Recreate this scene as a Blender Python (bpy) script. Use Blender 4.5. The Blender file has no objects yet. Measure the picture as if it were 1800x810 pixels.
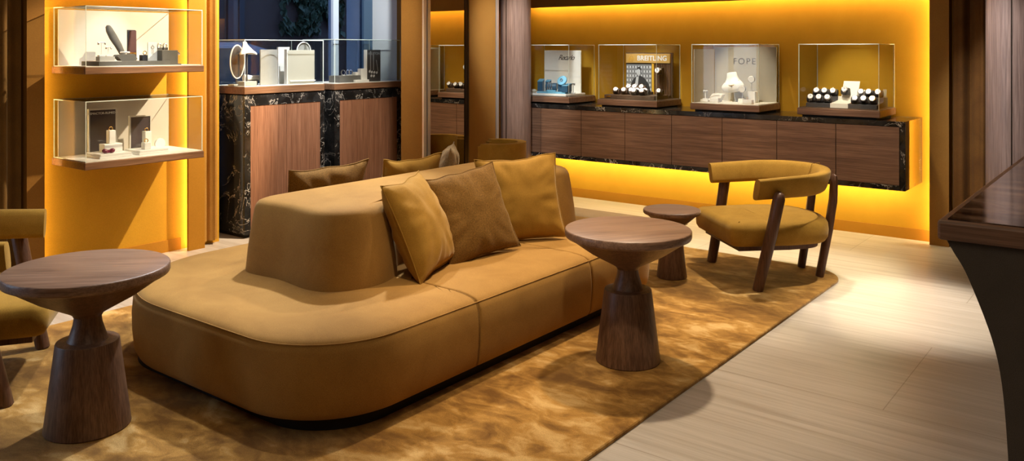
import bpy, bmesh, math, random
from mathutils import Vector, Matrix, Euler, noise
random.seed(7)
PI = math.pi
S = bpy.context.scene
COL = S.collection

# ------------------------------------------------------------------ camera
CX, CY, FPX, EYE = 900.0, 85.0, 1490.0, 1.45
cam_d = bpy.data.cameras.new('camera')
cam = bpy.data.objects.new('camera', cam_d)
COL.objects.link(cam)
cam.location = (0, 0, EYE)
yaw = math.atan2(0.611, 0.7915)
cam.rotation_euler = (PI / 2, 0, yaw)
cam_d.sensor_width = 36
cam_d.lens = FPX / 1800 * 36
cam_d.shift_y = -(405 - CY) / 1800
cam_d.clip_start = 0.05
S.camera = cam

def _ray(px, py):
    r = (px - CX) / FPX
    return (.7915 * r - .611, .611 * r + .7915, -(py - CY) / FPX)
def on_y(px, py, Y):            # survey helper: point measured on a plane parallel to the back wall
    x, y, d = _ray(px, py); k = Y / y
    return Vector((x * k, Y, EYE + d * k))
def on_x(px, py, X):            # survey helper: point measured on a plane parallel to the left wall
    x, y, d = _ray(px, py); k = X / x
    return Vector((X, y * k, EYE + d * k))

# ------------------------------------------------------------------ materials
def new_mat(name):
    m = bpy.data.materials.new(name); m.use_nodes = True
    nt = m.node_tree
    return m, nt, nt.nodes['Principled BSDF']
def sheen(b, w, col=(1, .8, .5), r=.4):
    b.inputs['Sheen Weight'].default_value = w
    b.inputs['Sheen Tint'].default_value = (*col, 1)
    b.inputs['Sheen Roughness'].default_value = r
def plain(name, col, rough=.6, metal=0, spec=.5, sh=0):
    m, nt, b = new_mat(name)
    b.inputs['Base Color'].default_value = (*col, 1)
    b.inputs['Roughness'].default_value = rough
    b.inputs['Metallic'].default_value = metal
    b.inputs['Specular IOR Level'].default_value = spec
    if sh: sheen(b, sh)
    return m
def mapped(nt, scale, rot=(0, 0, 0)):
    tc = nt.nodes.new('ShaderNodeTexCoord'); mp = nt.nodes.new('ShaderNodeMapping')
    mp.inputs['Scale'].default_value = scale; mp.inputs['Rotation'].default_value = rot
    nt.links.new(tc.outputs['Object'], mp.inputs['Vector'])
    return mp.outputs['Vector']
def nz(nt, vec, scale, detail=4, rough=.5, dist=0):
    n = nt.nodes.new('ShaderNodeTexNoise')
    n.inputs['Scale'].default_value = scale; n.inputs['Detail'].default_value = detail
    n.inputs['Roughness'].default_value = rough; n.inputs['Distortion'].default_value = dist
    nt.links.new(vec, n.inputs['Vector'])
    return n.outputs['Fac']
def ramp(nt, fac, stops):
    r = nt.nodes.new('ShaderNodeValToRGB')
    el = r.color_ramp.elements
    while len(el) < len(stops): el.new(.5)
    for e, (p, c) in zip(el, stops):
        e.position = p; e.color = (*c, 1) if len(c) == 3 else c
    nt.links.new(fac, r.inputs['Fac'])
    return r.outputs['Color']
def mixc(nt, fac, a, b, mode='MIX'):
    n = nt.nodes.new('ShaderNodeMix'); n.data_type = 'RGBA'; n.blend_type = mode
    for k, v in ((0, fac), (6, a), (7, b)):
        if isinstance(v, (int, float)): n.inputs[k].default_value = v
        elif isinstance(v, tuple): n.inputs[k].default_value = (*v, 1)
        else: nt.links.new(v, n.inputs[k])
    return n.outputs[2]
def bump(nt, b, h, strength=.2, dist=.01):
    n = nt.nodes.new('ShaderNodeBump')
    n.inputs['Strength'].default_value = strength; n.inputs['Distance'].default_value = dist
    nt.links.new(h, n.inputs['Height']); nt.links.new(n.outputs['Normal'], b.inputs['Normal'])

def fabric(name, c1, c2, scale=6, fine=350, sh=.6, fine_amt=.35, bstr=.15):
    m, nt, b = new_mat(name)
    v = mapped(nt, (1, 1, 1))
    big = nz(nt, v, scale, 4, .6, .5)
    col = ramp(nt, big, [(.3, c1), (.7, c2)])
    fn = nz(nt, v, fine, 2, .6)
    sp = ramp(nt, fn, [(.3, (1 - fine_amt,) * 3), (.7, (1, 1, 1))])
    col = mixc(nt, 1.0, col, sp, 'MULTIPLY')
    nt.links.new(col, b.inputs['Base Color'])
    b.inputs['Roughness'].default_value = .85
    b.inputs['Specular IOR Level'].default_value = .2
    sheen(b, sh)
    bump(nt, b, fn, bstr, .002)
    return m
def wood(name, c1, c2, axis='z', rough=.42, freq=26):
    m, nt, b = new_mat(name)
    s = {'x': (1.2, freq, freq), 'y': (freq, 1.2, freq), 'z': (freq, freq, 1.2)}[axis]
    v = mapped(nt, s)
    g = nz(nt, v, 1.6, 6, .65, .25)
    v2 = mapped(nt, tuple(k * (5 if k > 2 else 2.5) for k in s))
    g2 = nz(nt, v2, 1.5, 3, .6)
    col = ramp(nt, g, [(.28, c1), (.72, c2)])
    col = mixc(nt, 1.0, col, ramp(nt, g2, [(.35, (.62, .62, .62)), (.6, (1, 1, 1))]), 'MULTIPLY')
    nt.links.new(col, b.inputs['Base Color'])
    b.inputs['Roughness'].default_value = rough
    b.inputs['Specular IOR Level'].default_value = .35
    bump(nt, b, g2, .12, .002)
    return m
def marble(name, base, vein, scale=3.0, rough=.12, thick=.02, amount=.55, stretch=(1, 1, 1)):
    m, nt, b = new_mat(name)
    v = mapped(nt, stretch)
    n1 = nz(nt, v, scale, 7, .62, 1.2)
    line = nt.nodes.new('ShaderNodeMath'); line.operation = 'SUBTRACT'; line.inputs[1].default_value = .5
    nt.links.new(n1, line.inputs[0])
    ab = nt.nodes.new('ShaderNodeMath'); ab.operation = 'ABSOLUTE'; nt.links.new(line.outputs[0], ab.inputs[0])
    vn = ramp(nt, ab.outputs[0], [(0, (1, 1, 1)), (thick, (0, 0, 0))])
    msk = ramp(nt, nz(nt, v, scale * .7, 3), [(1 - amount - .08, (0, 0, 0)), (1 - amount + .12, (1, 1, 1))])
    fac = mixc(nt, 1.0, vn, msk, 'MULTIPLY')
    cl = ramp(nt, nz(nt, v, scale * 2.2, 4), [(.4, base), (.75, tuple(min(1, c * 3 + .004) for c in base))])
    col = mixc(nt, fac, cl, vein)
    nt.links.new(col, b.inputs['Base Color'])
    b.inputs['Roughness'].default_value = rough
    return m
def emit(name, col, s):
    m, nt, b = new_mat(name)
    b.inputs['Base Color'].default_value = (*col, 1)
    b.inputs['Emission Color'].default_value = (*col, 1)
    b.inputs['Emission Strength'].default_value = s
    return m
def glass(name, tint, ior=1.45, extra=0.0, gloss=(1, 1, 1)):
    m = bpy.data.materials.new(name); m.use_nodes = True
    nt = m.node_tree; nt.nodes.clear()
    o = nt.nodes.new('ShaderNodeOutputMaterial'); mx = nt.nodes.new('ShaderNodeMixShader')
    t = nt.nodes.new('ShaderNodeBsdfTransparent'); g = nt.nodes.new('ShaderNodeBsdfGlossy')
    lw = nt.nodes.new('ShaderNodeLayerWeight'); lw.inputs['Blend'].default_value = .5
    pw = nt.nodes.new('ShaderNodeMath'); pw.operation = 'POWER'; pw.inputs[1].default_value = 4.5
    nt.links.new(lw.outputs['Facing'], pw.inputs[0])
    fr = nt.nodes.new('ShaderNodeMath'); fr.operation = 'MULTIPLY_ADD'; fr.inputs[1].default_value = .9; fr.inputs[2].default_value = ((ior - 1) / (ior + 1)) ** 2
    nt.links.new(pw.outputs[0], fr.inputs[0])
    t.inputs['Color'].default_value = (*tint, 1); g.inputs['Roughness'].default_value = .01
    g.inputs['Color'].default_value = (*gloss, 1)
    fac = nt.nodes.new('ShaderNodeMath'); fac.operation = 'ADD'; fac.inputs[1].default_value = extra
    nt.links.new(fr.outputs[0], fac.inputs[0]); nt.links.new(fac.outputs[0], mx.inputs[0])
    nt.links.new(t.outputs[0], mx.inputs[1]); nt.links.new(g.outputs[0], mx.inputs[2])
    nt.links.new(mx.outputs[0], o.inputs['Surface'])
    return m

M = {}
M['velvet'] = fabric('mustard velvet', (.345, .176, .038), (.435, .233, .055), 5, 420, .18, .35, .12)
M['velvet_chair'] = fabric('mustard nubuck', (.36, .19, .022), (.46, .25, .034), 9, 300, .2, .3, .12)
M['chenille'] = fabric('brown chenille', (.13, .060, .008), (.27, .135, .022), 170, 600, .15, .5, .5)
M['chenille_light'] = fabric('pale chenille', (.28, .19, .10), (.48, .36, .20), 130, 500, .2, .5, .5)
M['cushion'] = fabric('ochre velvet', (.31, .16, .018), (.40, .21, .028), 7, 420, .2, .35, .12)
M['walnut'] = wood('walnut upright grain', (.105, .05, .026), (.235, .125, .07), 'z')
M['walnut_top'] = wood('walnut tabletop', (.165, .09, .055), (.33, .20, .13), 'x', .38)
M['walnut_x'] = wood('walnut crosswise grain', (.13, .065, .036), (.275, .15, .09), 'x', .45, 30)
M['walnut_y'] = wood('walnut lengthwise grain', (.16, .075, .035), (.32, .17, .09), 'y', .45)
M['teak'] = wood('reddish upright veneer', (.22, .09, .045), (.40, .19, .105), 'z', .45, 34)
M['column_wood'] = wood('brown fluted veneer', (.16, .10, .078), (.30, .20, .16), 'z', .36, 40)
M['chair_wood'] = wood('dark walnut legs', (.085, .036, .018), (.17, .08, .042), 'z', .4)
M['marble'] = marble('black gold marble', (.010, .0095, .009), (.55, .49, .42), 4.2, .10, .011, .55)
M['marble_polished'] = marble('polished marble end', (.010, .0095, .009), (.58, .47, .36), 5.0, .06, .013, .5)
M['marble_polished'].node_tree.nodes['Principled BSDF'].inputs['IOR'].default_value = 2.6
def counter_marble():
    m, nt, b = new_mat('brown banded marble')
    v = mapped(nt, (1.2, 3.2, 1), (0, 0, .35))
    n1 = nz(nt, v, 1.7, 7, .62, .9)
    col = ramp(nt, n1, [(.40, (.022, .012, .008)), (.50, (.12, .068, .042)), (.60, (.30, .19, .125)), (.66, (.05, .03, .02))])
    nt.links.new(col, b.inputs['Base Color']); b.inputs['Roughness'].default_value = .10
    return m
M['marble_counter'] = counter_marble()
M['wall'] = None
def wallmat(name, c1, c2):
    m, nt, b = new_mat(name)
    v = mapped(nt, (1, 1, 1))
    col = ramp(nt, nz(nt, v, 2.5, 6, .65, .3), [(.3, c1), (.7, c2)])
    fn = nz(nt, v, 240, 2)
    col = mixc(nt, 1.0, col, ramp(nt, fn, [(.3, (.85, .85, .85)), (.7, (1, 1, 1))]), 'MULTIPLY')
    nt.links.new(col, b.inputs['Base Color'])
    b.inputs['Roughness'].default_value = .8; b.inputs['Specular IOR Level'].default_value = .15
    bump(nt, b, nz(nt, v, 60, 4), .06, .004)
    return m
M['wall'] = wallmat('mustard wall covering', (.53, .275, .020), (.61, .325, .026))
M['base'] = wallmat('ochre skirting', (.42, .19, .018), (.47, .215, .022))
M['pier'] = wallmat('ochre brown lining', (.30, .14, .028), (.34, .165, .034))
M['plaster'] = plain('white plaster', (.62, .62, .60), .8)
M['ceiling'] = plain('ceiling paint', (.35, .28, .2), .9)
M['curtain'] = fabric('olive brown curtain', (.13, .065, .014), (.19, .095, .02), 4, 300, .3)
M['curtain_red'] = fabric('red brown curtain', (.11, .042, .008), (.16, .066, .012), 4, 300, .1)
M['curtain_gold'] = fabric('gold curtain', (.45, .23, .04), (.55, .29, .06), 4, 300, .4)
M['led'] = emit('warm led strip', (1, .80, .38), 46)
M['led_soft'] = emit('warm led strip, dimmed', (1, .80, .38), 17)
M['glass'] = glass('clear display glass', (.97, .98, .97), 1.42, 0, (.4, .4, .4))
M['window_glass'] = glass('tinted window glass', (.30, .34, .42), 1.5)
M['glass_edge'] = plain('polished glass edge', (.72, .80, .72), .15)
M['mirror'] = plain('bronze mirror', (.86, .80, .70), .015, 1)
M['chrome'] = plain('brushed steel', (.85, .86, .88), .38, .85)
M['dark_metal'] = plain('dark bronze metal', (.05, .035, .025), .35, .8)
M['white'] = plain('white lacquer', (.80, .78, .74), .45)
M['linen'] = fabric('pale linen', (.66, .61, .54), (.72, .67, .60), 4, 500, .1, .12, .1)
M['cream'] = plain('cream leatherette', (.80, .76, .68), .6)
M['taupe'] = fabric('taupe linen board', (.40, .36, .29), (.46, .41, .33), 5, 500, .1, .15, .1)
M['grey'] = fabric('grey suede', (.12, .115, .105), (.17, .16, .15), 8, 400, .1, .2, .1)
M['grey_light'] = fabric('light grey suede', (.36, .35, .32), (.42, .41, .38), 8, 400, .1, .2, .1)
M['charcoal'] = plain('charcoal suede', (.055, .05, .055), .7)
M['navy'] = plain('teal blue suede', (.02, .075, .14), .5, 0, .5, .4)
M['teal'] = plain('pale teal suede', (.12, .34, .50), .5, 0, .5, .4)
M['black'] = plain('matt black', (.008, .007, .007), .7)
M['gold'] = plain('polished gold', (.80, .52, .18), .2, 1)
M['silver'] = plain('polished silver', (.85, .85, .87), .18, 1)
M['dial'] = plain('white dial', (.85, .86, .90), .3)
M['dial_dark'] = plain('dark dial', (.03, .04, .06), .3)
M['strap'] = plain('dark strap', (.03, .02, .016), .6)
M['brown'] = plain('brown tray leather', (.10, .055, .03), .55)
M['plum'] = plain('plum grey board', (.085, .065, .068), .35)
M['plum_red'] = plain('plum glass', (.16, .02, .05), .2)
M['yellow'] = plain('yellow panel', (.72, .40, .03), .5)
M['gold_panel'] = plain('gold header panel', (.62, .36, .09), .45)
M['lettering_white'] = plain('white print', (.85, .84, .80), .5)
M['lettering_dark'] = plain('black print', (.03, .03, .035), .5)
M['lettering_grey'] = plain('grey print', (.12, .10, .08), .5)
M['g1'] = plain('print dark grey', (.035, .034, .034), .6)
M['g2'] = plain('print mid grey', (.22, .22, .215), .6)
M['g3'] = plain('print light grey', (.60, .60, .59), .6)
M['skirt_dark'] = fabric('taupe grey panel', (.085, .068, .050), (.11, .088, .066), 6, 500, .1, .35, .1)
M['taupe_mat'] = fabric('taupe wool', (.19, .13, .09), (.24, .165, .115), 8, 300, .2, .3, .2)

def floor_mat():
    m, nt, b = new_mat('pale striated stone')
    v = mapped(nt, (.55, 15, 1))
    g = nz(nt, v, 1.5, 7, .68, .35)
    col = ramp(nt, g, [(.30, (.36, .305, .25)), (.50, (.44, .385, .325)), (.72, (.52, .465, .405))])
    v2 = mapped(nt, (1.2, 60, 1))
    g2 = nz(nt, v2, 1.2, 4, .6)
    col = mixc(nt, 1.0, col, ramp(nt, g2, [(.3, (.87, .855, .83)), (.6, (1, 1, 1))]), 'MULTIPLY')
    br = nt.nodes.new('ShaderNodeTexBrick')
    br.inputs['Scale'].default_value = 1; br.inputs['Mortar Size'].default_value = .0022
    br.inputs['Brick Width'].default_value = 1.8; br.inputs['Row Height'].default_value = .9
    br.inputs['Color1'].default_value = (1, 1, 1, 1); br.inputs['Color2'].default_value = (.93, .92, .9, 1)
    br.inputs['Mortar'].default_value = (.62, .58, .52, 1)
    nt.links.new(mapped(nt, (1, 1, 1)), br.inputs['Vector'])
    col = mixc(nt, 1.0, col, br.outputs['Color'], 'MULTIPLY')
    nt.links.new(col, b.inputs['Base Color'])
    b.inputs['Roughness'].default_value = .38; b.inputs['Specular IOR Level'].default_value = .4
    return m
M['floor'] = floor_mat()
def rug_mat():
    m, nt, b = new_mat('mottled golden pile')
    v = mapped(nt, (1, 1.5, 1), (0, 0, .5))
    n1 = nz(nt, v, 2.6, 4, .55, 1.1)
    n2 = nz(nt, v, 9, 3, .55, .8)
    mx = mixc(nt, .36, n1, n2)
    col = ramp(nt, mx, [(.38, (.19, .085, .017)), (.46, (.30, .145, .03)), (.54, (.47, .245, .055)), (.63, (.70, .44, .16))])
    fn = nz(nt, mapped(nt, (1, 1, 1)), 320, 2)
    col = mixc(nt, 1.0, col, ramp(nt, fn, [(.3, (.6, .6, .6)), (.7, (1, 1, 1))]), 'MULTIPLY')
    nt.links.new(col, b.inputs['Base Color'])
    b.inputs['Roughness'].default_value = .95; b.inputs['Specular IOR Level'].default_value = .1
    sheen(b, .35)
    bump(nt, b, mixc(nt, .5, fn, n2), .35, .006)
    return m
M['rug'] = rug_mat()

# ------------------------------------------------------------------ mesh helpers
def box(bm, x0, x1, y0, y1, z0, z1, bev=0, mi=0):
    vs = [bm.verts.new(p) for p in ((x0, y0, z0), (x1, y0, z0), (x1, y1, z0), (x0, y1, z0), (x0, y0, z1), (x1, y0, z1), (x1, y1, z1), (x0, y1, z1))]
    fs = [bm.faces.new([vs[i] for i in q]) for q in ((3, 2, 1, 0), (4, 5, 6, 7), (0, 1, 5, 4), (1, 2, 6, 5), (2, 3, 7, 6), (3, 0, 4, 7))]
    for f in fs: f.material_index = mi
    if bev:
        es = list({e for f in fs for e in f.edges})
        bmesh.ops.bevel(bm, geom=es, offset=bev, segments=2, affect='EDGES', profile=.5)
    return fs
def BX(*a, **k):
    bm = bmesh.new(); box(bm, *a, **k); return bm
def lathe(prof, n=48, bm=None, cx=0, cy=0, axis='z'):
    bm = bm or bmesh.new(); rings = []
    def P(r, z, a):
        c, s = r * math.cos(a), r * math.sin(a)
        return {'z': (cx + c, cy + s, z), 'x': (z, cx + c, cy + s), 'y': (cx + c, z, cy + s)}[axis]
    for r, z in prof:
        if r < 1e-5: rings.append([bm.verts.new(P(0, z, 0))])
        else: rings.append([bm.verts.new(P(r, z, 2 * PI * i / n)) for i in range(n)])
    for a, b in zip(rings, rings[1:]):
        for i in range(n):
            j = (i + 1) % n
            q = [a[i % len(a)], a[j % len(a)], b[j % len(b)], b[i % len(b)]]
            q = list(dict.fromkeys(q))
            if len(q) > 2: bm.faces.new(q)
    if len(rings[0]) > 1: bm.faces.new(rings[0][::-1])
    if len(rings[-1]) > 1: bm.faces.new(rings[-1])
    return bm
def tube(pts, rad, n=10, bm=None, cap=True, sec=None):
    bm = bm or bmesh.new(); rings = []
    pts = [Vector(p) for p in pts]
    up = Vector((0, 0, 1)); prev = None
    for i, p in enumerate(pts):
        t = (pts[min(i + 1, len(pts) - 1)] - pts[max(i - 1, 0)]).normalized()
        if prev is None:
            a = up if abs(t.dot(up)) < .9 else Vector((1, 0, 0))
            u = t.cross(a).normalized()
        else:
            u = (prev - t * prev.dot(t)).normalized()
        prev = u; w = t.cross(u)
        r = rad[i] if isinstance(rad, (list, tuple)) else rad
        rx, ry = r if isinstance(r, tuple) else (r, r)
        rings.append([bm.verts.new(p + u * math.cos(2 * PI * k / n) * rx + w * math.sin(2 * PI * k / n) * ry) for k in range(n)])
    for a, b in zip(rings, rings[1:]):
        for i in range(n):
            j = (i + 1) % n; bm.faces.new((a[i], a[j], b[j], b[i]))
    if cap: bm.faces.new(rings[0][::-1]); bm.faces.new(rings[-1])
    return bm
def rpoly(pts, seg=8):
    out = []; n = len(pts)
    for i in range(n):
        p = Vector(pts[i][:2]); r = pts[i][2]
        a = Vector(pts[i - 1][:2]); b = Vector(pts[(i + 1) % n][:2])
        if r <= 0: out.append(p); continue
        da, db = (a - p).normalized(), (b - p).normalized()
        ang = da.angle(db); d = r / math.tan(ang / 2)
        s, e = p + da * d, p + db * d
        c = p + (da + db).normalized() * (r / math.sin(ang / 2))
        v0, v1 = s - c, e - c
        tot = v0.angle(v1); sg = 1 if v0.x * v1.y - v0.y * v1.x > 0 else -1
        for k in range(seg + 1):
            th = sg * tot * k / seg
            out.append(c + Vector((v0.x * math.cos(th) - v0.y * math.sin(th), v0.x * math.sin(th) + v0.y * math.cos(th))))
    return out
def resample(pts, step):
    out = []; n = len(pts)
    for i in range(n):
        a, b = pts[i], pts[(i + 1) % n]; k = max(1, int((b - a).length / step + .5))
        for j in range(k): out.append(a.lerp(b, j / k))
    return out
def inset(pts, d):
    n = len(pts); out = []
    for i in range(n):
        t = (pts[(i + 1) % n] - pts[i - 1])
        if t.length < 1e-9: out.append(pts[i]); continue
        t.normalize(); out.append(pts[i] + Vector((-t.y, t.x)) * d)      # CCW: left is inside
    return out
def soft(outline, prof, bm=None, wob=0, crown=0, cap=True, seed=0):
    """outline CCW, prof = [(inset, z)...] bottom to top"""
    bm = bm or bmesh.new(); rings = []
    for d, z in prof:
        ring = []
        for q in inset(outline, d):
            dz = wob * noise.noise(Vector((q.x * 7 + seed, q.y * 7, z * 7)))
            ring.append(bm.verts.new((q.x, q.y, z + dz)))
        rings.append(ring)
    n = len(outline)
    if cap:
        last = [v.co.copy() for v in rings[-1]]
        c = sum(last, Vector()) / n
        for t in (.93, .8, .55, .28):
            ring = []
            for q in last:
                p = c + (q - c) * t; p.z = q.z + crown * (1 - t * t)
                ring.append(bm.verts.new(p))
            rings.append(ring)
    for a, b in zip(rings, rings[1:]):
        for i in range(n):
            j = (i + 1) % n; bm.faces.new((a[i], a[j], b[j], b[i]))
    bm.faces.new(rings[0][::-1]); bm.faces.new(rings[-1])
    return bm
def prism(poly, axis, a0, a1, bm=None, mi=0):
    """poly = 2D points; axis 'x': points are (y,z); 'y': (x,z); 'z': (x,y)"""
    bm = bm or bmesh.new()
    f = {'x': lambda p, a: (a, p[0], p[1]), 'y': lambda p, a: (p[0], a, p[1]), 'z': lambda p, a: (p[0], p[1], a)}[axis]
    A = [bm.verts.new(f(p, a0)) for p in poly]; B = [bm.verts.new(f(p, a1)) for p in poly]
    n = len(poly); fs = [bm.faces.new(A[::-1]), bm.faces.new(B)]
    for i in range(n): fs.append(bm.faces.new((A[i], A[(i + 1) % n], B[(i + 1) % n], B[i])))
    for q in fs: q.material_index = mi
    return bm

def obj(name, bm, mats, parent=None, smooth=None, loc=None, rot=None):
    me = bpy.data.meshes.new(name)
    bmesh.ops.recalc_face_normals(bm, faces=bm.faces[:])
    bm.to_mesh(me); bm.free()
    for m in (mats if isinstance(mats, (list, tuple)) else [mats]): me.materials.append(m)
    if smooth:
        me.shade_smooth()
        me.set_sharp_from_angle(angle=math.radians(smooth))
    o = bpy.data.objects.new(name, me); COL.objects.link(o)
    if parent: o.parent = parent
    if loc: o.location = loc
    if rot: o.rotation_euler = rot
    return o
def tag(o, label, cat, group=None):
    o['label'] = label; o['category'] = cat
    if group: o['group'] = group
    return o
def thing(name, label, cat, loc=(0, 0, 0), rz=0, group=None):
    o = bpy.data.objects.new(name, None); COL.objects.link(o)
    o.empty_display_size = .05
    o.location = loc; o.rotation_euler = (0, 0, rz)
    return tag(o, label, cat, group)
def struct(name, bm, m, smooth=None, parent=None):
    o = obj(name, bm, m, parent, smooth)
    if not parent: o['kind'] = 'structure'
    return o
def solo(name, bm, m, label, cat, loc, group=None, rz=0, smooth=None):
    o = obj(name, bm, m, None, smooth, loc, (0, 0, rz))
    return tag(o, label, cat, group)
def dup(root, loc, rz, label, group=None, rot=None):
    r = root.copy(); COL.objects.link(r); r.location = loc
    r.rotation_euler = rot if rot else (0, 0, rz)
    r['label'] = label
    if group: r['group'] = group
    for ch in list(root.children):
        c = ch.copy(); COL.objects.link(c); c.parent = r
        for g in ch.children:
            d = g.copy(); COL.objects.link(d); d.parent = c
    return r
def text(body, size, m, parent, loc, rot, shear=0, align='CENTER', space=1.0, name='lettering', bold=0):
    c = bpy.data.curves.new(name, 'FONT'); c.body = body; c.size = size
    c.align_x = align; c.align_y = 'CENTER'; c.shear = shear; c.extrude = .0006; c.space_character = space
    c.offset = bold
    c.materials.append(m)
    t = bpy.data.objects.new(name, c); COL.objects.link(t)
    me = bpy.data.meshes.new_from_object(t.evaluated_get(bpy.context.evaluated_depsgraph_get()))
    bpy.data.objects.remove(t); bpy.data.curves.remove(c)
    if not me.materials: me.materials.append(m)
    o = bpy.data.objects.new(name, me); COL.objects.link(o); o.parent = parent
    o.location = loc; o.rotation_euler = rot
    return o

# ------------------------------------------------------------------ room shell
WX, WY, CEIL = -5.64, 6.95, 2.75
struct('floor', BX(-6.0, 2.7, -2.7, 7.1, -.08, 0), M['floor'])
struct('ceiling', BX(-6.4, 2.7, -2.7, 7.1, CEIL, CEIL + .08), M['ceiling'])
# back wall with the glowing recess
struct('wall_back', BX(-5.5, 2.7, WY, WY + .12, 0, CEIL), M['wall'])
struct('baseboard_back', BX(-5.1, -1.385, WY - .008, WY, 0, .085), M['base'])
struct('wall_right', BX(2.6, 2.7, -2.7, 7.07, 0, CEIL), M['pier'])
struct('wall_front', BX(-6, 2.7, -2.8, -2.7, 0, CEIL), M['pier'])
# pelmet over the recess, with its slatted face
bm = BX(-5.42, -1.25, WY - .11, WY - .085, 1.855, CEIL)
box(bm, -5.42, -1.25, WY - .085, WY, 1.97, CEIL)
struct('trim_1', bm, M['pier'])
bm = bmesh.new()
k = -5.35
while k < -1.3:
    box(bm, k, k + .022, WY - .128, WY - .11, 1.99, CEIL - .02); k += .045
struct('trim_2', bm, M['pier'])
bm = BX(-1.385, -1.255, WY - .11, WY - .085, 0, 1.855); box(bm, -1.28, -1.255, WY - .085, WY, 0, 1.97)
struct('trim_3', bm, M['pier'])
# left wall
bm = bmesh.new()
box(bm, -5.80, WX, .9, 3.70, 0, CEIL)
struct('wall_left', bm, M['wall'])
bm = bmesh.new()          # left wall nearer the camera, with an unseen opening added to let daylight in
box(bm, -5.80, WX, -2.7, -1.7, 0, CEIL); box(bm, -5.80, WX, -1.7, .9, 0, .45); box(bm, -5.80, WX, -1.7, .9, 2.45, CEIL)
struct('wall_left_near', bm, M['pier'])
struct('baseboard_left', BX(WX, WX + .008, 2.425, 3.385, 0, .085), M['base'])
bm = BX(-5.56, -5.54, 2.30, 2.405, 0, CEIL); box(bm, WX, -5.56, 2.30, 2.325, 0, CEIL)
struct('trim_4', bm, M['pier'])
bm = BX(-5.555, -5.535, 3.385, 3.515, 0, CEIL); box(bm, WX, -5.555, 3.49, 3.515, 0, CEIL)
struct('trim_5', bm, M['base'])
bm = BX(-5.555, -5.535, 2.405, 3.385, 1.80, CEIL); box(bm, WX, -5.555, 2.325, 3.49, 1.93, CEIL)
struct('trim_6', bm, M['base'])
# window recess
struct('wall_window_reveal', BX(-6.4, -5.70, 5.62, 7.07, 0, CEIL), M['plaster'])
struct('wall_window_side', BX(-5.70, -5.42, 5.62, 7.05, 0, CEIL), M['pier'])
struct('wall_under_window', BX(-6.12, -6.0, 3.6, 5.62, 0, .35), M['plaster'])
struct('wall_window_near', BX(-6.12, -5.80, 3.55, 3.78, 0, CEIL), M['plaster'])
struct('wall_over_window', BX(-6.12, -6.0, 3.6, 5.62, 2.6, CEIL), M['plaster'])
def window(name, x, y0, y1, z0, z1, mull, fm, gl='window_glass'):
    w = bpy.data.objects.new(name, None); COL.objects.link(w); w['kind'] = 'structure'
    bm = bmesh.new()
    box(bm, x - .03, x + .03, y0, y0 + .05, z0, z1); box(bm, x - .03, x + .03, y1 - .11, y1, z0, z1)
    box(bm, x - .03, x + .03, y0, y1, z0, z0 + .05); box(bm, x - .03, x + .03, y0, y1, z1 - .05, z1)
    obj('window_frame', bm, fm, w)
    for y in mull:
        obj('mullion', BX(x - .035, x + .035, y - .032, y + .032, z0 + .05, z1 - .05), M['window_white'], w)
    obj('pane', BX(x - .004, x + .004, y0 + .02, y1 - .02, z0 + .02, z1 - .02), M[gl], w)
    return w
M['window_white'] = plain('white window profile', (.62, .68, .75), .4)
M['window_frame'] = plain('slate blue window frame', (.05, .09, .14), .35)
window('window_1', -6.06, 3.78, 5.62, .35, 2.6, [5.165], M['window_frame'])
window('window_added_daylight', -5.72, -1.7, .9, .45, 2.45, [-.4], M['window_frame'], 'glass')  # unseen window, added so cool daylight reaches the sofa and tables
# led strips
def led(bm, label, mat='led'):
    o = obj('led_strip', bm, M[mat]); tag(o, label, 'light strip', 'warm light strips around the wall recesses'); return o
led(BX(-5.1, -1.30, WY - .075, WY - .055, 1.945, 1.968), 'warm light strip in the slot along the top of the back wall recess')
led(BX(-1.302, -1.282, WY - .070, WY - .045, .005, 1.94), 'upright warm light strip in the slot at the right end of the back recess')
led(BX(WX + .03, WX + .06, 3.455, 3.488, .006, 1.90), 'upright warm light strip in the slot at the right edge of the shelf alcove', 'led_soft')
led(BX(WX + .03, WX + .06, 2.328, 2.355, .006, 1.90), 'upright warm light strip in the slot at the left edge of the shelf alcove', 'led_soft')
led(BX(WX + .03, WX + .06, 2.36, 3.45, 1.905, 1.928), 'warm light strip in the slot along the top of the shelf alcove', 'led_soft')

# curtains
def curtain(name, pts, z0, z1, amp, wave, m, label, thick=.012):
    """folded cloth hanging along a straight run from a to b"""
    a, b = Vector(pts[0]), Vector(pts[1]); L = (b - a).length; t = (b - a) / L; nrm = Vector((t.y, -t.x))
    n = int(L / .008); front = []; back = []
    for i in range(n + 1):
        s = L * i / n
        d = amp * (math.sin(2 * PI * s / wave) + .35 * math.sin(2 * PI * s / wave * 2.3 + 1))
        p = a + t * s + nrm * d
        front.append(p + nrm * thick / 2); back.append(p - nrm * thick / 2)
    bm = prism([(q.x, q.y) for q in front + back[::-1]], 'z', z0, z1)
    o = obj(name, bm, m, None, 50)
    return tag(o, label, 'curtain')
curtain('curtain', [(-5.585, 1.0), (-5.585, 2.285)], .012, CEIL - .005, .03, .16, M['curtain'], 'dark olive brown curtain at the far left beside the shelf alcove')
curtain('curtain', [(-5.60, 3.525), (-5.60, 3.665)], .03, CEIL - .005, .018, .075, M['curtain_gold'], 'narrow gold curtain between the shelf alcove and the window')
curtain('curtain', [(-1.235, 6.885), (-.88, 6.885)], .012, CEIL - .005, .028, .15, M['curtain_red'], 'dark brown curtain hanging behind the reception counter')

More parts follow.
